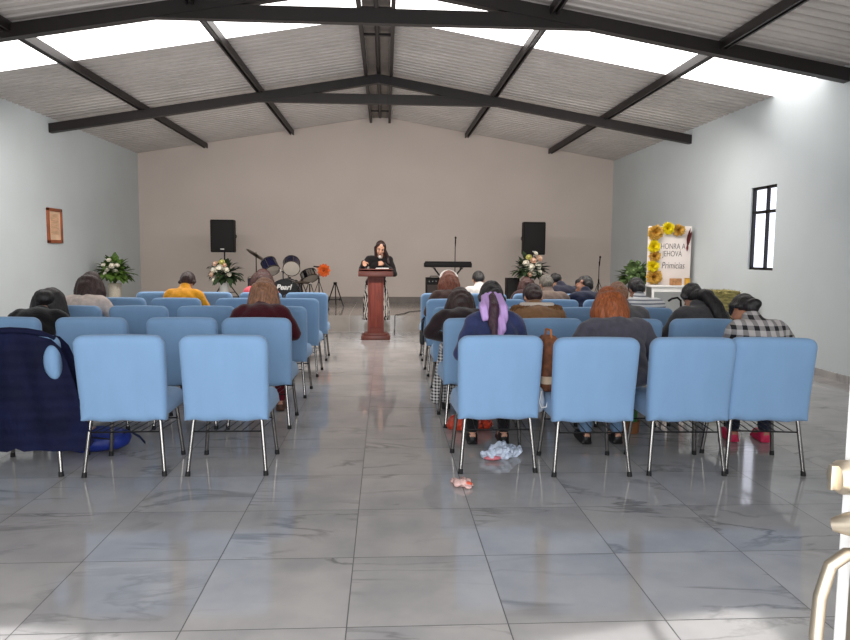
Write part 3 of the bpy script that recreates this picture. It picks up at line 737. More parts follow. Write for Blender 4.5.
loudspeaker(3.01, 14.35, 1.37, .45, .66, 'black loudspeaker on the right, above white roses')

# ------------------------------------------------------------------ flowers
def leaf_blade(m, p, d, L, w, droop=.3):
    d = d.normalized(); side = d.cross(V(0, 0, 1)); side = side.normalized() if side.length > .05 else V(1, 0, 0)
    up = side.cross(d); rows = []
    for k in range(6):
        t = k/5; c = p + d*L*t - V(0, 0, 1)*droop*L*t*t; ww = w*math.sin(PI*min(.98, t*.92+.06))
        rows.append([c-side*ww+up*ww*.25, c, c+side*ww+up*ww*.25])
    vs = [[m.bm.verts.new(q) for q in r] for r in rows]
    for a, c in zip(vs, vs[1:]):
        for k in (0, 1): m.bm.faces.new((a[k], a[k+1], c[k+1], c[k]))
def rose_mesh(r, mat):
    m = MB(); rr = random.Random(int(r*1e5))
    m.ell((0, 0, 0), (r*.45, r*.45, r*.5), seg=10)
    for ring, (n, rad, op) in enumerate(((5, .55, .2), (6, .8, .5), (7, 1.0, .9))):
        for k in range(n):
            a = 2*PI*k/n+ring*.5
            def f(u, v):
                th = a+(u-.5)*1.5; rr_ = r*rad*(.35+.65*math.sin(v*PI/2)*(1)) ; z = r*(-.55+1.15*v*(1-.45*op)) - r*.25*op*v*v
                return V(math.cos(th)*rr_, math.sin(th)*rr_, z+r*.12*math.cos((u-.5)*PI))
            m.grid(f, 4, 4)
    return m.mesh('flower', mat, True, 180)
def arrangement(name, label, cat, loc, z0, ztop, rad, seed, vase, leafm, nleaf, flowers, leafL=.16, leafW=.03, spread=1.0):
    t = thing(name, label, cat, loc); rr = random.Random(seed); c = V(0, 0, z0)
    vase(t)
    m = MB(); H = ztop-z0
    for k in range(nleaf):
        a = rr.uniform(0, 2*PI); el = math.asin(rr.uniform(-.25, 1)); d = V(math.cos(a)*math.cos(el), math.sin(a)*math.cos(el), math.sin(el))
        q = rr.uniform(.15, .72); p = c+V(0, 0, H*.3)+V(d.x*rad*q, d.y*rad*q, d.z*H*.6*q)
        m2 = d+V(rr.uniform(-.4, .4), rr.uniform(-.4, .4), rr.uniform(-.3, .3))
        leaf_blade(m, p, m2, leafL*rr.uniform(.7, 1.25), leafW*rr.uniform(.8, 1.3), rr.uniform(0, .6))
    for k in range(14):
        a = 2*PI*k/14; d = V(math.cos(a)*rad*.5, math.sin(a)*rad*.5, H*rr.uniform(.3, .75)); m.tube([c-V(0, 0, .05), c+d*.5+V(0, 0, .03), c+d], .004, 5)
    m.build('foliage', leafm, t, True, 180)
    meshes = {}
    for (fx, fz, r, mt) in flowers:
        key = (round(r, 3), mt)
        if key not in meshes: meshes[key] = rose_mesh(r*1.3, M[mt])
        o = link('flower', meshes[key], t)
        fy = -math.sqrt(max(.03, 1-(fx/rad)**2*.8))*rad*.72
        o.location = (fx, fy, fz); d = V(fx*1.2, fy, max(.05, (fz-z0)*.4)); o.rotation_euler = d.to_track_quat('Z', 'Y').to_euler()
    return t
def tall_vase(z, r0=.06, r1=.085, mat='white'):
    def f(t): MB().lathe([(r0*.9, STAGE_Z), (r0*1.15, STAGE_Z+.02), (r0*.8, STAGE_Z+.1), (r0, STAGE_Z+.3*(z-STAGE_Z)), (r1, z-.02), (r1*1.05, z), (r1*.9, z-.01), (r1*.85, z-.05)]).build('vase', M[mat], t)
    return f
def basket(z, r):
    def f(t):
        mt = plain('wicker_white', (214, 204, 186), .7, var=.2, scale=60, bmp=.8, bscale=90, stretch=(1, 1, 2.5))
        MB().lathe([(r*.8, STAGE_Z), (r*.86, STAGE_Z+.02), (r, z-.04), (r*1.06, z-.02), (r*1.06, z), (r*.92, z), (r*.9, z-.06)]).build('vase', mt, t)
    return f
arrangement('flower_arrangement', 'cream rose arrangement with drooping dark leaves in white vase, left of drums', 'flowers', (-2.92, 13.0, 0), .80, 1.30, .30, 5, tall_vase(.82), M['leafd'], 150,
    [(-.02, 1.08, .068, 'petal'), (-.13, 1.06, .05, 'petal'), (-.17, .98, .045, 'petalp'), (.09, 1.06, .045, 'petal'), (-.04, .95, .045, 'petalp'), (.02, 1.2, .042, 'petaly'), (-.1, 1.17, .04, 'petalp'), (.14, .98, .035, 'petal'), (-.13, .88, .035, 'petal'), (.06, 1.15, .035, 'petalp')], .19, .05)
arrangement('flower_arrangement', 'white and blush rose arrangement in a white vase before right loudspeaker', 'flowers', (2.68, 13.0, 0), .90, 1.42, .30, 6, tall_vase(.93), M['leafd'], 150,
    [(-.02, 1.15, .058, 'petal'), (.12, 1.17, .055, 'petal'), (-.11, 1.22, .05, 'petal'), (.04, 1.05, .05, 'petal'), (.15, 1.06, .045, 'petal'), (.02, 1.27, .05, 'petalp'), (.14, 1.31, .052, 'petalp'), (-.06, 1.33, .045, 'petaly'), (-.12, 1.08, .04, 'petal'), (.07, 1.4, .032, 'petal'), (-.03, 1.02, .04, 'petalp')], .19, .052)
arrangement('potted_plant', 'leafy green plant with white blooms in tall pale pot by left wall', 'plant', (-4.86, 13.0, 0), .80, 1.38, .32, 7, basket(.80, .11), M['leaf'], 230,
    [(-.04, 1.06, .04, 'petal'), (.05, 1.12, .042, 'petal'), (.1, 1.02, .036, 'petal'), (-.1, 1.13, .034, 'petal'), (.0, 1.22, .032, 'petal'), (.13, 1.13, .034, 'petal'), (-.08, .98, .03, 'petal')], .18, .055)
arrangement('potted_plant', 'green and white leafed plant standing left of the poster board', 'plant', (4.66, 13.0, 0), .78, 1.33, .30, 8, basket(.78, .13), plain('leaf_variegated', (112, 138, 84), .5, var=.55, scale=10), 130,
    [(-.08, 1.1, .05, 'leafl'), (.02, 1.14, .055, 'leafl'), (.1, 1.04, .05, 'leafl'), (-.12, .98, .05, 'leafl'), (-.02, 1.0, .05, 'leafl'), (-.18, 1.06, .04, 'leafl'), (.0, 1.24, .04, 'leafl')], .19, .062)

# ------------------------------------------------------------------ drum kit
shellm = plain('drum_shell_blue', (30, 30, 66), .25, .3, var=.3); headm = plain('drum_skin', (196, 186, 174), .55, var=.04); blackh = plain('drum_skin_black', (20, 18, 18), .35)
def drum(label, name, loc, axis, r, d, shell, frontm, rim=M['chrome'], lugs=6, group='drums of the kit'):
    t = thing(name, label, 'drum', loc, group=group)
    q = V(*axis).to_track_quat('Z', 'Y').to_matrix()
    MB().lathe([(r*.9, -d/2+.002), (r, -d/2), (r, d/2), (r*.9, d/2-.002)], rot=q, n=32).build('shell', shell, t)
    for sg, mt in ((1, frontm), (-1, headm)):
        MB().lathe([(r*.97, sg*d/2+sg*.004), (r*.5, sg*d/2+sg*.006), (.002, sg*d/2+sg*.006)][:: 1], rot=q, n=32).build('drum_head', mt, t)
        MB().lathe([(r*1.0, sg*d/2-.012), (r*1.045, sg*d/2-.012), (r*1.045, sg*d/2+.012), (r*1.0, sg*d/2+.012), (r*.98, sg*d/2)], rot=q, n=32).build('hoop', rim, t)
    for k in range(lugs):
        a = 2*PI*k/lugs+.3; p = q @ V(math.cos(a)*r*1.03, math.sin(a)*r*1.03, -d/2); p2 = q @ V(math.cos(a)*r*1.03, math.sin(a)*r*1.03, d/2)
        MB().tube([p, p2], .008, 6).build('lug', M['chrome'], t)
    return t
SZ = STAGE_Z
t = drum('black bass drum with white lettering on its front head', 'bass_drum', (-1.86, 13.45, SZ+.30), (0, -1, 0), .285, .40, shellm, blackh, plain('hoop_black', (28, 24, 24), .3), 8)
me = text_mesh('Pearl', .135, .001, .25, 1, .004); me.materials.append(M['white']); o = link('lettering', me, t); o.location = (-.02, -.2085, .14); o.rotation_euler = (PI/2, 0, 0)
MB().lathe([(.06, 0), (.075, 0), (.075, .006), (.06, .006)], (.02, -.207, -.07), Euler((PI/2, 0, 0)).to_matrix()).build('port_ring', M['chrome'], t)
MB().tube([(-.05, -.05, .27), (-.05, -.05, .42), (-.14, -.05, .47)], .014, 8).tube([(.05, -.05, .27), (.05, -.05, .44), (.15, -.03, .5)], .014, 8).build('tom_mount', M['chrome'], t)
for sx in (-1, 1): MB().tube([(sx*.26, -.1, -.1), (sx*.36, -.2, -.29)], .01, 8).build('spur', M['chrome'], t)
drum('dark blue tom drum tilted to the left, above bass drum', 'tom_drum', (-2.15, 13.42, 1.115), (.42, -.55, -.72), .145, .22, shellm, headm)
drum('dark blue tom drum with its pale head facing the camera', 'tom_drum', (-1.755, 13.42, 1.13), (.1, -.88, -.46), .155, .22, shellm, headm)
drum('dark floor tom at the left of drum kit', 'floor_tom', (-2.42, 13.75, SZ+.42), (0, -.08, 1), .2, .36, shellm, headm)
t = drum('chrome snare drum tilted on its stand right of bass drum', 'snare_drum', (-1.46, 13.74, .93), (.35, -.45, -.82), .155, .14, plain('chrome_shell', (200, 196, 190), .15, 1), headm)
st = thing('snare_stand', 'chrome snare stand holding the tilted snare drum', 'stand', (-1.47, 13.9, 0)); tripod(st, SZ, .80, .2, .011)
def cymbal_stand(label, x, y, z, r, tilt, dirz, n=1, gap=.0):
    t = thing('cymbal_stand', label, 'cymbal stand', (x, y, 0), group='cymbal stands'); tripod(t, SZ, z, .3, .011)
    cm = plain('bronze_cymbal', (88, 74, 56), .3, .9, var=.2)
    for k in range(n):
        q = Euler((tilt[0], tilt[1], 0)).to_matrix(); sg = -1 if k else 1
        MB().lathe([(.002, .022*sg), (.03, .02*sg), (.05, .006*sg), (r, -.01*sg), (r, -.013*sg), (.05, .003*sg), (.03, .015*sg), (.002, .018*sg)], (0, 0, z-gap*k), q, 36).build('cymbal', cm, t)
    MB().tube([(0, 0, z-.02), (0, 0, z+.05)], .008, 8).build('wing_nut', M['chrome'], t)
cymbal_stand('bronze crash cymbal steeply tilted on its stand, left of the drums', -2.47, 13.75, 1.33, .21, (-.25, .55), 0)
cymbal_stand('pair of dark hi-hat cymbals on stand, right side of drum kit', -1.52, 13.0, .85, .17, (.0, 0), 0, 2, .03)
t = thing('drum_throne', 'round black drum stool behind the bass drum', 'stool', (-1.9, 14.25, 0)); MB().lathe([(.15, SZ+.44), (.17, SZ+.46), (.17, SZ+.52), (.14, SZ+.54), (.002, SZ+.54)]).build('seat', M['plastic'], t); tripod(t, SZ, SZ+.45, .25, .012)
# orange decoration on a microphone stand
t = thing('microphone_stand', 'slim chrome microphone stand carrying an orange flower-like decoration', 'microphone stand', (-1.27, 13.7, 0)); tripod(t, SZ, 1.12, .22, .009)
MB().tube([(0, 0, 1.1), (-.1, -.02, 1.115)], .014, 8).build('microphone_tip', M['plastic'], t)
t = thing('paper_flower', 'bright orange ruffled paper flower with dark streaks on microphone stand', 'decoration', (-1.17, 13.66, 1.04))
orm = plain('orange_paper', (226, 104, 40), .6, var=.3, scale=18)
m = MB(); rr = random.Random(3)
for ring in range(4):
    for k in range(11):
        a = 2*PI*k/11+ring*.4; leaf_blade(m, V(0, 0, .015*ring), V(math.cos(a)*.8, math.sin(a), .15+.3*ring), .135-.022*ring, .05, .0)
o = m.build('petals', orm, t, True, 180); o.rotation_euler = (PI/2, 0, 0)
m = MB()
for k in range(5): m.capsule((rr.uniform(-.04, .04), -.06, rr.uniform(-.05, .0)), (rr.uniform(-.04, .04), -.07, rr.uniform(.0, .06)), .007, .004, 6)
m.build('stamens', plain('dark_brown_paper', (60, 34, 22), .7), t)
# folding stand by the back wall
t = thing('instrument_stand', 'empty black A-frame instrument stand left of the lectern', 'stand', (-1.0, 14.3, 0))
for sx in (-1, 1): MB().tube([(sx*.17, -.08, SZ+.01), (sx*.02, 0, SZ+.46)], .012, 8).build('leg', M['blackmetal'], t)
MB().tube([(0, .2, SZ+.01), (0, 0, SZ+.46)], .011, 8).build('rear_leg', M['blackmetal'], t)
MB().tube([(-.12, -.055, SZ+.15), (.12, -.055, SZ+.15)], .01, 8).build('crossbar', M['blackmetal'], t)
MB().box((0, 0, SZ+.475), (.07, .05, .05), bev=.01).build('head_block', M['plastic'], t)
for sx in (-1, 1): MB().tube([(sx*.1, -.06, SZ+.15), (sx*.1, -.2, SZ+.15), (sx*.1, -.21, SZ+.19)], .01, 8).build('cradle_arm', M['rubber'], t)

# ------------------------------------------------------------------ keyboard, amplifier, stands
t = thing('keyboard', 'long black electronic keyboard seen from behind on its stand', 'keyboard', (1.2, 13.5, 1.115))
MB().box((0, 0, .048), (.9, .3, .085), bev=.012).build('case', M['plastic'], t)
MB().box((0, .07, .094), (.84, .14, .012), bev=.002).build('keys', M['white'], t)
MB().box((0, -.1, .1), (.88, .07, .035), bev=.008).build('rear_panel', M['plastic'], t)
for sx in (-1, 1): MB().ell((sx*.3, 0, .005), (.02, .02, .008), seg=10).build('foot', M['rubber'], t)
t = thing('keyboard_stand', 'black folding X-shaped keyboard stand with diagonal braces', 'stand', (1.2, 13.5, 0))
for sg in (-1, 1):
    MB().tube([(sg*.36, .03*sg, SZ+.02), (-sg*.26, .03*sg, 1.1)], .016, 8).build('leg', M['blackmetal'], t)
    MB().tube([(sg*.26, -.16, 1.1), (sg*.26, .16, 1.1)], .016, 8).build('support_arm', M['blackmetal'], t)
    MB().tube([(sg*.36, -.2, SZ+.02), (sg*.36, .2, SZ+.02)], .018, 8).build('foot_bar', M['blackmetal'], t)
t = thing('amplifier', 'black amplifier cabinet with dark grille under the keyboard', 'amplifier', (.97, 13.92, SZ))
MB().box((0, 0, .31), (.33, .26, .62), bev=.012).build('cabinet', M['plastic'], t)
MB().box((0, -.133, .26), (.28, .012, .44), bev=.004).build('grille', plain('amp_grille', (62, 52, 48), .7, bmp=.6, bscale=200), t)
MB().box((0, -.133, .55), (.29, .012, .08), bev=.004).build('control_panel', M['grille'], t)
for k in range(4): MB().tube([(-.1+.065*k, -.137, .55), (-.1+.065*k, -.158, .55)], .012, 10).build('knob', M['chrome'], t)
MB().tube([(-.08, 0, .62), (-.07, 0, .645), (.07, 0, .645), (.08, 0, .62)], .009, 8).build('handle', M['rubber'], t)
def micstand(label, x, y, h):
    t = thing('microphone_stand', label, 'microphone stand', (x, y, 0), group='upright microphone stands'); tripod(t, SZ, h, .26, .009)
    MB().tube([(0, 0, h), (0, -.03, h+.03)], .012, 8).build('clip', M['plastic'], t)
    a = MB().tube([(0, -.02, h-.06), (0, -.05, h+.09)], [.010, .014], 10).build('microphone_body', M['plastic'], t)
    MB().ell((0, -.058, h+.115), (.021, .021, .026), seg=12).build('microphone_head', M['grille'], t)
micstand('thin black microphone stand rising behind the keyboard', 1.40, 14.1, 1.58)
micstand('thin black microphone stand in right back corner of the stage', 4.3, 14.0, 1.22)
t = thing('monitor_box', 'black box-shaped monitor speaker left of the white rose vase', 'speaker', (2.42, 13.32, SZ))
MB().box((0, 0, .32), (.24, .24, .64), bev=.01).build('cabinet', M['plastic'], t); MB().box((0, -.123, .32), (.2, .01, .58), bev=.003).build('grille', M['grille'], t)
# cable trailing over the stage near the lectern
pts = [(.2, 12.4, SZ+.008), (.35, 12.7, SZ+.008), (.45, 13.1, SZ+.008), (.75, 13.4, SZ+.008), (1.0, 13.5, SZ+.008)]
o = MB().tube([(.16, 11.9, .008), (.17, 12.28, .008), (.175, 12.305, .03), (.178, 12.305, SZ), (.19, 12.34, SZ+.012)] + pts, .006, 6).build('audio_cable', M['rubber']); tag(o, 'thin black cable running from the stage down behind lectern', 'cable')

# ------------------------------------------------------------------ things on the walls and along the right side
t = thing('framed_picture', 'wooden framed picture hanging on the left wall', 'picture', (XL, 11.64, 1.77))
w, h = .44, .50
m = MB()
for y in (-w/2, w/2): m.box((.018, y, 0), (.034, .05, h+.05), bev=.006)
for z in (-h/2, h/2): m.box((.018, 0, z), (.034, w+.05, .05), bev=.006)
m.build('picture_frame', plain('picture_wood', (150, 82, 50), .45, var=.3), t)
MB().box((.01, 0, 0), (.012, w, h)).build('print', plain('print_paper', (228, 194, 162), .7, var=.15, scale=5), t)
MB().box((.017, 0, .02), (.004, w*.62, h*.66)).build('text_block', plain('print_centre', (214, 172, 138), .7, var=.25, scale=30, stretch=(1, .2, 3)), t)

# small white table with the decorated poster board
TX, TY = 4.62, 11.25
t = thing('side_table', 'small white table carrying the decorated poster board', 'table', (TX, TY, 0))
MB().box((0, 0, .885), (.74, .44, .03), bev=.006).build('table_top', M['white'], t)
for sx in (-1, 1):
    for sy in (-1, 1): MB().box((sx*.33, sy*.18, .435), (.035, .035, .87), bev=.004).build('leg', M['white'], t)
MB().box((0, -.19, .83), (.64, .018, .07)).build('apron', M['white'], t)
t = thing('poster_board', 'white hand-lettered poster board trimmed with yellow and gold paper flowers', 'poster', (TX, TY+.05, .902), R(-4))
MB().box((0, 0, .475), (.70, .03, .95), bev=.004).build('board', plain('poster_white', (232, 222, 216), .7, var=.03), t)
inkm = plain('poster_ink', (52, 44, 46), .7)
for s_, size, x, z, sh_ in (('HONRA A', .105, .07, .62, 0), ('JEHOVÁ', .105, .06, .50, 0), ('Primicias', .125, .08, .31, .2)):
    me = text_mesh(s_, size, .0015, sh_, 1.0, -.0015); me.materials.append(inkm)
    o = link('lettering', me, t); o.location = (x-.012, -.0175, z); o.rotation_euler = (PI/2, 0, 0); o.scale = (.84, 1.25, 1)
def pom(r, mat, seed):
    m = MB(); rr = random.Random(seed)
    for k in range(110):
        a = rr.uniform(0, 2*PI); e = rr.uniform(-.05, 1.3); d = V(math.cos(a)*math.cos(e), math.sin(a)*math.cos(e), math.sin(e)+.05)
        leaf_blade(m, V(0, 0, 0), d, r*rr.uniform(.85, 1.05), r*.3, rr.uniform(-.1, .1))
    return m.mesh('paper_flower', mat, True, 180)
yel = plain('yellow_paper', (252, 226, 30), .6, var=.15, scale=25); gold = plain('gold_paper', (222, 176, 84), .5, .1, var=.45, scale=30)
for k, (x, z, r, mt) in enumerate(((-.24, .84, .14, gold), (-.045, .91, .115, yel), (.13, .885, .115, gold), (-.255, .62, .115, yel), (-.24, .46, .105, gold), (-.265, .3, .115, yel), (-.24, .125, .14, gold))):
    o = link('paper_flower', pom(r, mt, k), t); o.location = (x, -.02, z); o.rotation_euler = (PI/2, 0, 0)
m = MB(); leaf_blade(m, V(.29, -.03, .62), V(.08, -.1, 1), .3, .045, 0); leaf_blade(m, V(.29, -.035, .62), V(.14, -.25, 1), .27, .03, .0); leaf_blade(m, V(.29, -.03, .66), V(-.1, -.1, -1), .12, .02, 0)
m.build('feather', plain('maroon_feather', (104, 26, 30), .7, var=.3), t, True, 180)
m = MB().box((0, 0, .055), (.17, .09, .11), bev=.006); o = m.build('wooden_box', plain('box_wood', (176, 128, 84), .6, var=.35, scale=20)); o.location = (TX+.06, TY-.12, .90); tag(o, 'small brown decorated box in front of the poster board', 'box')
t = thing('candle_jar', 'small amber candle jar at the right end of white table', 'candle', (TX+.25, TY-.13, .90)); MB().lathe([(.03, 0), (.045, .005), (.045, .1), (.04, .1), (.04, .09), (.002, .09)]).build('jar', plain('amber_wax', (214, 160, 50), .3), t); MB().lathe([(.046, .1), (.046, .118), (.002, .12)]).build('lid', plain('gold_lid', (190, 146, 60), .3, .8), t)
# upright straw bale
m = MB().box((0, 0, .45), (.38, .42, .90), bev=.03); bmesh.ops.subdivide_edges(m.bm, edges=m.bm.edges, cuts=6, use_grid_fill=True)
rr = random.Random(9)
for v in m.bm.verts:
    if v.co.z > .02: v.co += V(rr.uniform(-.012, .012), rr.uniform(-.012, .012), rr.uniform(-.012, .012))
for k in range(260):
    f = rr.randrange(3); p = V(rr.uniform(-.19, .19), rr.uniform(-.2, .2), rr.uniform(.05, .9))
    if f == 0: p.y = -.212
    elif f == 1: p.z = .902
    else: p.x = -.192
    d = V(rr.uniform(-1, 1), rr.uniform(-1, .2), rr.uniform(-.6, .6)).normalized()*.06; m.tube([p-d*.5, p+d*.5], .0022, 4)
t = thing('straw_bale', 'upright greenish straw bale standing by the right wall', 'straw bale', (4.60, 9.42, 0), R(-8))
m.build('straw', plain('straw', (150, 140, 86), .9, var=.5, scale=45, bmp=.8, bscale=90, stretch=(.3, 1, 1)), t, True, 30)
for z in (.28, .62): MB().tube([(-.197, -.217, z), (.197, -.217, z), (.197, .217, z), (-.197, .217, z), (-.197, -.217, z)], .005, 6).build('twine', plain('twine', (120, 96, 60), .9), t)
# walking cane
m = MB().tube([(0, 0, 0), (.02, 0, .5), (.035, 0, .86), (.03, 0, .915), (-.005, 0, .945), (-.06, 0, .935), (-.10, 0, .91)][::-1], .011, 10)
t = thing('walking_cane', 'black walking cane with curved handle beside the striped shirt person', 'cane', (3.0, 7.06, 0)); m.build('shaft', M['plastic'], t); MB().tube([(0, 0, 0), (.001, 0, .03)], .015, 10).build('rubber_tip', M['rubber'], t)

# ------------------------------------------------------------------ vest over the nearest left chair
def vest():
    cx, cy = -2.225, ROWY[0]
    t = thing('quilted_vest', 'navy quilted vest draped over the nearest chair at left edge', 'vest', (cx, cy, 0), R(4))
    m_, nt, bb = nmat('navy_quilt'); v = coords(nt); bb.inputs['Base Color'].default_value = s2l((8, 11, 34)); bb.inputs['Roughness'].default_value = .55
    w = N(nt, 'ShaderNodeTexWave', bands_direction='Z'); w.inputs['Scale'].default_value = 4.6; w.inputs['Distortion'].default_value = .6; w.inputs['Detail'].default_value = 2
    nt.links.new(v, w.inputs['Vector'])
    ad = N(nt, 'ShaderNodeMath', operation='ADD'); nt.links.new(w.outputs['Fac'], ad.inputs[0]); nt.links.new(noise(nt, v, 26, 3), ad.inputs[1]); bump(nt, bb, ad.outputs[0], .25, .012); bb.inputs['Roughness'].default_value = .8; bb.inputs['Specular IOR Level'].default_value = .2
    nt.links.new(ramp(nt, noise(nt, v, 5, 3), [(.3, s2l((9, 12, 36))), (.7, s2l((16, 21, 54)))]), bb.inputs['Base Color'])
    hole_c, hr = (.245, .715), (.052, .105)
    out = [(0, .17), (.14, .17), (.28, .165), (.36, .15), (.43, .17), (.43, .22), (.405, .35), (.37, .5), (.345, .62), (.325, .72), (.295, .80), (.245, .855), (.16, .88), (.08, .89), (0, .895), (0, .75), (0, .55), (0, .35)]
    def half(sx, y_of, hr, zmin=None):
        n = 72; pol = out
        def hit(a):
            d = (math.cos(a), math.sin(a)); best = 9
            for (x0, z0), (x1, z1) in zip(pol, pol[1:]+pol[:1]):
                ex, ez = x1-x0, z1-z0; den = d[0]*ez-d[1]*ex
                if abs(den) < 1e-9: continue
                tt = ((x0-hole_c[0])*ez-(z0-hole_c[1])*ex)/den; u = ((x0-hole_c[0])*d[1]-(z0-hole_c[1])*d[0])/den
                if tt > 0 and -1e-6 <= u <= 1+1e-6: best = min(best, tt)
            return best
        rings = []
        K = 12
        for j in range(K+1):
            f = j/K; ring = []
            for k in range(n):
                a = 2*PI*k/n; e = 1/math.sqrt((math.cos(a)/hr[0])**2+(math.sin(a)/hr[1])**2); L = hit(a); q = e+(L-e)*f
                x, z = hole_c[0]+q*math.cos(a), hole_c[1]+q*math.sin(a)
                if zmin and z < zmin: z = zmin
                ring.append((x, z))
            rings.append(ring)
        sheet = lambda off: [[(sx*x, y_of(x, z)+off, z) for x, z in r] for r in rings]
        return sheet
    def y_back(x, z): return -.294-max(0, z-.45)*.14 - .012*math.sin(x*34+z*3)*(1-max(0, z-.75)*5 if z > .75 else 1) + (.02 if z < .33 else 0) + max(0, x-.27)*.25
    for nm, yf, off, hr_, zmin in (('back_panel', y_back, .014, hr, None), ('front_panel', lambda x, z: -.142-max(0, z-.45)*.14-max(0, x-.27)*.25, -.014, (.012, .02), .50)):
        m = MB()
        for sx in (-1, 1):
            sh = half(sx, yf, hr_, zmin); A, B = sh(0), sh(off)
            m.rings(B[::-1]+A, caps=(False, False))
        bmesh.ops.remove_doubles(m.bm, verts=m.bm.verts, dist=.0008)
        if nm == 'back_panel':
            pass
        m.build(nm, m_, t, True, 70)
    MB().tube([(-.25, -.29, .855), (-.17, -.285, .882), (-.09, -.28, .893), (0, -.28, .897), (.09, -.28, .893), (.17, -.285, .882), (.25, -.29, .855)], [.012, .02, .024, .026, .024, .02, .012], 12).build('collar', m_, t)
vest()

# ------------------------------------------------------------------ bags and litter on the floor
def bag_blob(name, label, cat, loc, parts, mat, amp, vox=.012, rz=0, extra=None, crumple=0):
    t = thing(name, label, cat, loc, rz); m = MB()
    for c, r in parts: m.ell(c, r)
    rr = random.Random(len(label))
    o = fuse(m, 'bag_body', mat, vox, 2, t, lambda co: amp*(math.sin(co.x*38+co.z*17)*math.cos(co.y*33+co.x*11)+.6*math.sin(co.z*61+co.y*47)))
    if crumple:
        for v in o.data.vertices:
            c = v.co; k = sum(abs(((c.x*fx+c.y*fy+c.z*fz) % 2)-1)-.5 for fx, fy, fz in ((17, 9, 13), (-11, 21, 17), (25, -15, 23), (-29, -19, 35)))
            v.co += v.normal*crumple*k
        o.data.set_sharp_from_angle(angle=R(22))
    for v in o.data.vertices: v.co.z = max(v.co.z, .002)
    if extra: extra(t)
    return t
blue = plain('royal_blue_nylon', (28, 48, 130), .5, var=.2, bmp=.4, bscale=25)
def bagx(t):
    MB().tube([(-.17, -.135, .11), (-.05, -.16, .125), (.08, -.16, .12), (.2, -.13, .1)], .005, 6).build('zipper', M['rubber'], t)
    MB().tube([(.2, -.02, .1), (.27, -.05, .14), (.33, -.02, .09), (.34, .05, .03)], .013, 8, flat=.4).build('strap', plain('bag_strap', (24, 30, 64), .7), t)
    MB().box((-.05, -.04, .158), (.17, .06, .012), bev=.004).build('label_patch', plain('patch_beige', (190, 160, 150), .8), t)
bag_blob('backpack', 'royal blue backpack lying on floor under the draped vest', 'bag', (-2.03, 4.93, 0), [((0, 0, .07), (.23, .16, .085)), ((.12, 0, .075), (.14, .14, .08)), ((-.14, .0, .06), (.12, .13, .065))], blue, .004, extra=bagx)
def handles(c, mat, w=.05, h=.07):
    def f(t):
        for y in (-.02, .03): MB().tube([(c[0]-w, c[1]+y, c[2]-.02), (c[0]-w*.7, c[1]+y, c[2]+h*.7), (c[0], c[1]+y, c[2]+h), (c[0]+w*.7, c[1]+y, c[2]+h*.7), (c[0]+w, c[1]+y, c[2]-.02)], .008, 6, flat=.4).build('handle', mat, t)
    return f
red = plain('orange_red_plastic', (204, 70, 44), .35, var=.25, bmp=.5, bscale=25)
bag_blob('plastic_bag', 'orange-red plastic bag on floor under the chair by aisle', 'bag', (.66, 5.42, 0), [((0, 0, .06), (.15, .11, .075)), ((.1, .02, .05), (.09, .09, .06)), ((-.09, 0, .045), (.08, .08, .055))], red, .008, .008, crumple=.010, extra=handles((0, 0, .12), red))
pl = plain('cloudy_plastic', (196, 206, 222), .25, var=.25, scale=12, bmp=.7, bscale=40)
bag_blob('plastic_bag', 'crumpled pale blue and white plastic bag on floor near the aisle', 'bag', (.78, 4.62, 0), [((0, 0, .045), (.09, .07, .055)), ((.08, .06, .03), (.08, .05, .035)), ((-.07, -.02, .03), (.06, .05, .035))], pl, .008, .007, crumple=.014, extra=lambda t: (MB().ell((-.06, -.06, .02), (.06, .02, .016), seg=12).build('red_print', plain('pink_print', (196, 110, 120), .4), t), MB().tube([(.1, .06, .04), (.15, .09, .06), (.17, .11, .015)], .012, 8, flat=.4).build('handle', pl, t)))
wr_ = plain('clear_red_wrapper', (214, 176, 168), .2, var=.3, scale=30, bmp=.6, bscale=60)
bag_blob('food_wrapper', 'small crumpled clear and red wrapper on floor beside the aisle chair', 'wrapper', (.455, 4.06, 0), [((0, 0, .02), (.055, .05, .022)), ((.03, -.04, .015), (.035, .03, .016)), ((-.03, .05, .015), (.03, .035, .016))], wr_, .006, .004, crumple=.009, extra=lambda t: MB().ell((.035, -.03, .02), (.03, .022, .018), seg=12).build('red_corner', plain('orange_foil', (216, 96, 70), .3), t))
gb = plain('green_bag_cloth', (44, 110, 48), .7, var=.3)
def gbx(t):
    MB().lathe([(.075, .0), (.085, .0), (.09, .09), (.08, .09)], n=24).build('base_band', plain('brown_band', (132, 84, 48), .7), t)
    handles((0, 0, .19), gb)(t)
bag_blob('tote_bag', 'green cloth bag with brown base on floor behind empty chair', 'bag', (1.9, 5.32, 0), [((0, 0, .09), (.08, .075, .1)), ((0, 0, .15), (.075, .06, .05))], gb, .004, extra=gbx)
# brown handbag standing on the seat between the two nearest chairs, and its pale cloth
seat_z = .478
t = thing('handbag', 'brown textured handbag with beige base between the two nearest right chairs', 'handbag', (1.085, 4.60, seat_z), R(8))
m = MB(); m.rings([[(x*k, y*k, z) for x, y in rrect(.13, .2, .035)] for z, k in ((0, .9), (.012, 1), (.1, 1.02), (.24, .95), (.33, .8), (.36, .55))])
m.build('bag_body', plain('brown_leather', (120, 72, 44), .7, var=.5, scale=22, bmp=.6, bscale=60), t, True, 180)
MB().rings([[(x*k, y*k, z) for x, y in rrect(.136, .206, .036)] for z, k in ((.05, 1), (.06, 1.02), (.09, 1.02), (.1, 1))]).build('trim_band', plain('beige_trim', (214, 190, 160), .7), t)
MB().tube([(-.0, -.06, .34), (0, -.04, .40), (0, .04, .40), (0, .06, .34)], .008, 8).build('handle', plain('tan_strap', (170, 104, 54), .6), t)
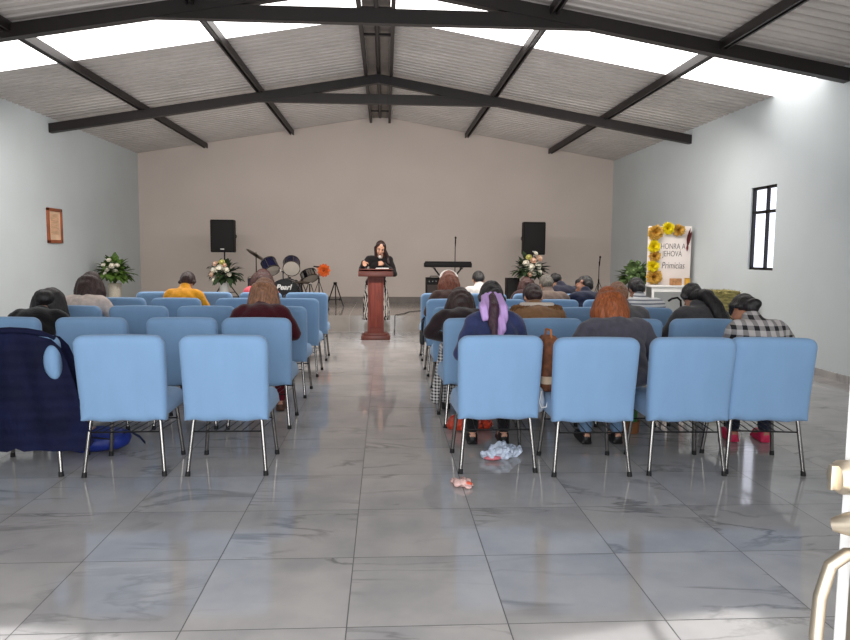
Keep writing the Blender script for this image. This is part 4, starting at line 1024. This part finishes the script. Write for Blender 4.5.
t = thing('cloth_pouch', 'pale grey cloth pouch with white cord hanging between nearest right chairs', 'pouch', (1.005, 4.46, 0))
m = MB().ell((0, 0, .42), (.035, .05, .07)).ell((.0, 0, .47), (.025, .035, .05)); fuse(m, 'bag_body', plain('pale_grey_cloth', (176, 186, 198), .8, bmp=.5, bscale=60), .008, 2, t)
MB().tube([(0, -.05, .5), (-.015, -.06, .43), (.0, -.062, .395), (.03, -.06, .40), (.04, -.055, .43)], .005, 6).build('cord', M['white'], t)
# black handbag hung on an aisle chair
t = thing('hanging_shoulder_bag', 'small black shoulder bag hanging at the aisle side of fourth row', 'bag', (.425, 8.0, 0))
MB().box((0, 0, .42), (.05, .2, .15), bev=.018).build('bag_body', plain('black_leather', (20, 18, 20), .5), t)
MB().tube([(0, -.08, .48), (.01, -.06, .58), (.02, -.1, .66), (.0, .0, .62), (0, .08, .48)], .008, 8).build('strap', M['rubber'], t)
# white booklet on the vest chair's seat
m = MB().box((0, 0, .006), (.14, .2, .012), bev=.002); o = m.build('booklet', M['white']); o.location = (-2.03, 4.66, .478); o.rotation_euler = (0, 0, .5); tag(o, 'white booklet lying on seat of the chair with vest', 'booklet')

# ------------------------------------------------------------------ light
w = bpy.data.worlds.new('daylight'); scene.world = w; w.use_nodes = True
bg = w.node_tree.nodes['Background']; bg.inputs['Color'].default_value = (.8, .88, 1, 1); bg.inputs['Strength'].default_value = 1.0
def area(name, loc, rot, sx, sy, power, colr):
    l = bpy.data.lights.new(name, 'AREA'); l.shape = 'RECTANGLE'; l.size = sx; l.size_y = sy; l.energy = power; l.color = colr
    o = bpy.data.objects.new(name, l); col.objects.link(o); o.location = loc; o.rotation_euler = rot
    return o
area('doorway_daylight', (-.37, YF-.5, 1.15), (PI/2, 0, 0), 1.9, 2.1, 100, (.97, .98, 1))
area('entrance_fill', (0, .1, 2.0), (PI/2, 0, 0), 9.0, 2.6, 180, (.95, .97, 1))  # added fill lamp across the entrance end; this wall has no windows
area('fill_below_roof', (0, 9.6, 3.15), (R(25), 0, 0), 8.5, .5, 190, (1, .95, .9))  # added warm lamp brightening the far floor and stage end, no real source
area('upward_fill', (0, 7.5, 2.1), (PI, 0, 0), 8.5, 13, 108, (1, .96, .92))  # unseen up-facing lamp, added to lift the roof underside

# ------------------------------------------------------------------ camera
cam = bpy.data.cameras.new('camera'); co = bpy.data.objects.new('camera', cam); col.objects.link(co)
cam.sensor_fit = 'HORIZONTAL'; cam.sensor_width = 36; cam.lens = 705/850*36; cam.clip_start = .05
co.location = (0, 0, 1.3712)
yaw, pitch, roll = .0572, -.0935, .0080
co.matrix_world = Matrix.Translation(co.location) @ (Matrix.Rotation(-yaw, 4, 'Z') @ Matrix.Rotation(PI/2+pitch, 4, 'X') @ Matrix.Rotation(roll, 4, 'Z'))
scene.camera = co
scene.view_settings.view_transform = 'Standard'; scene.view_settings.look = 'None'; scene.view_settings.exposure = 0
bpy.data.scenes.remove(WORK)
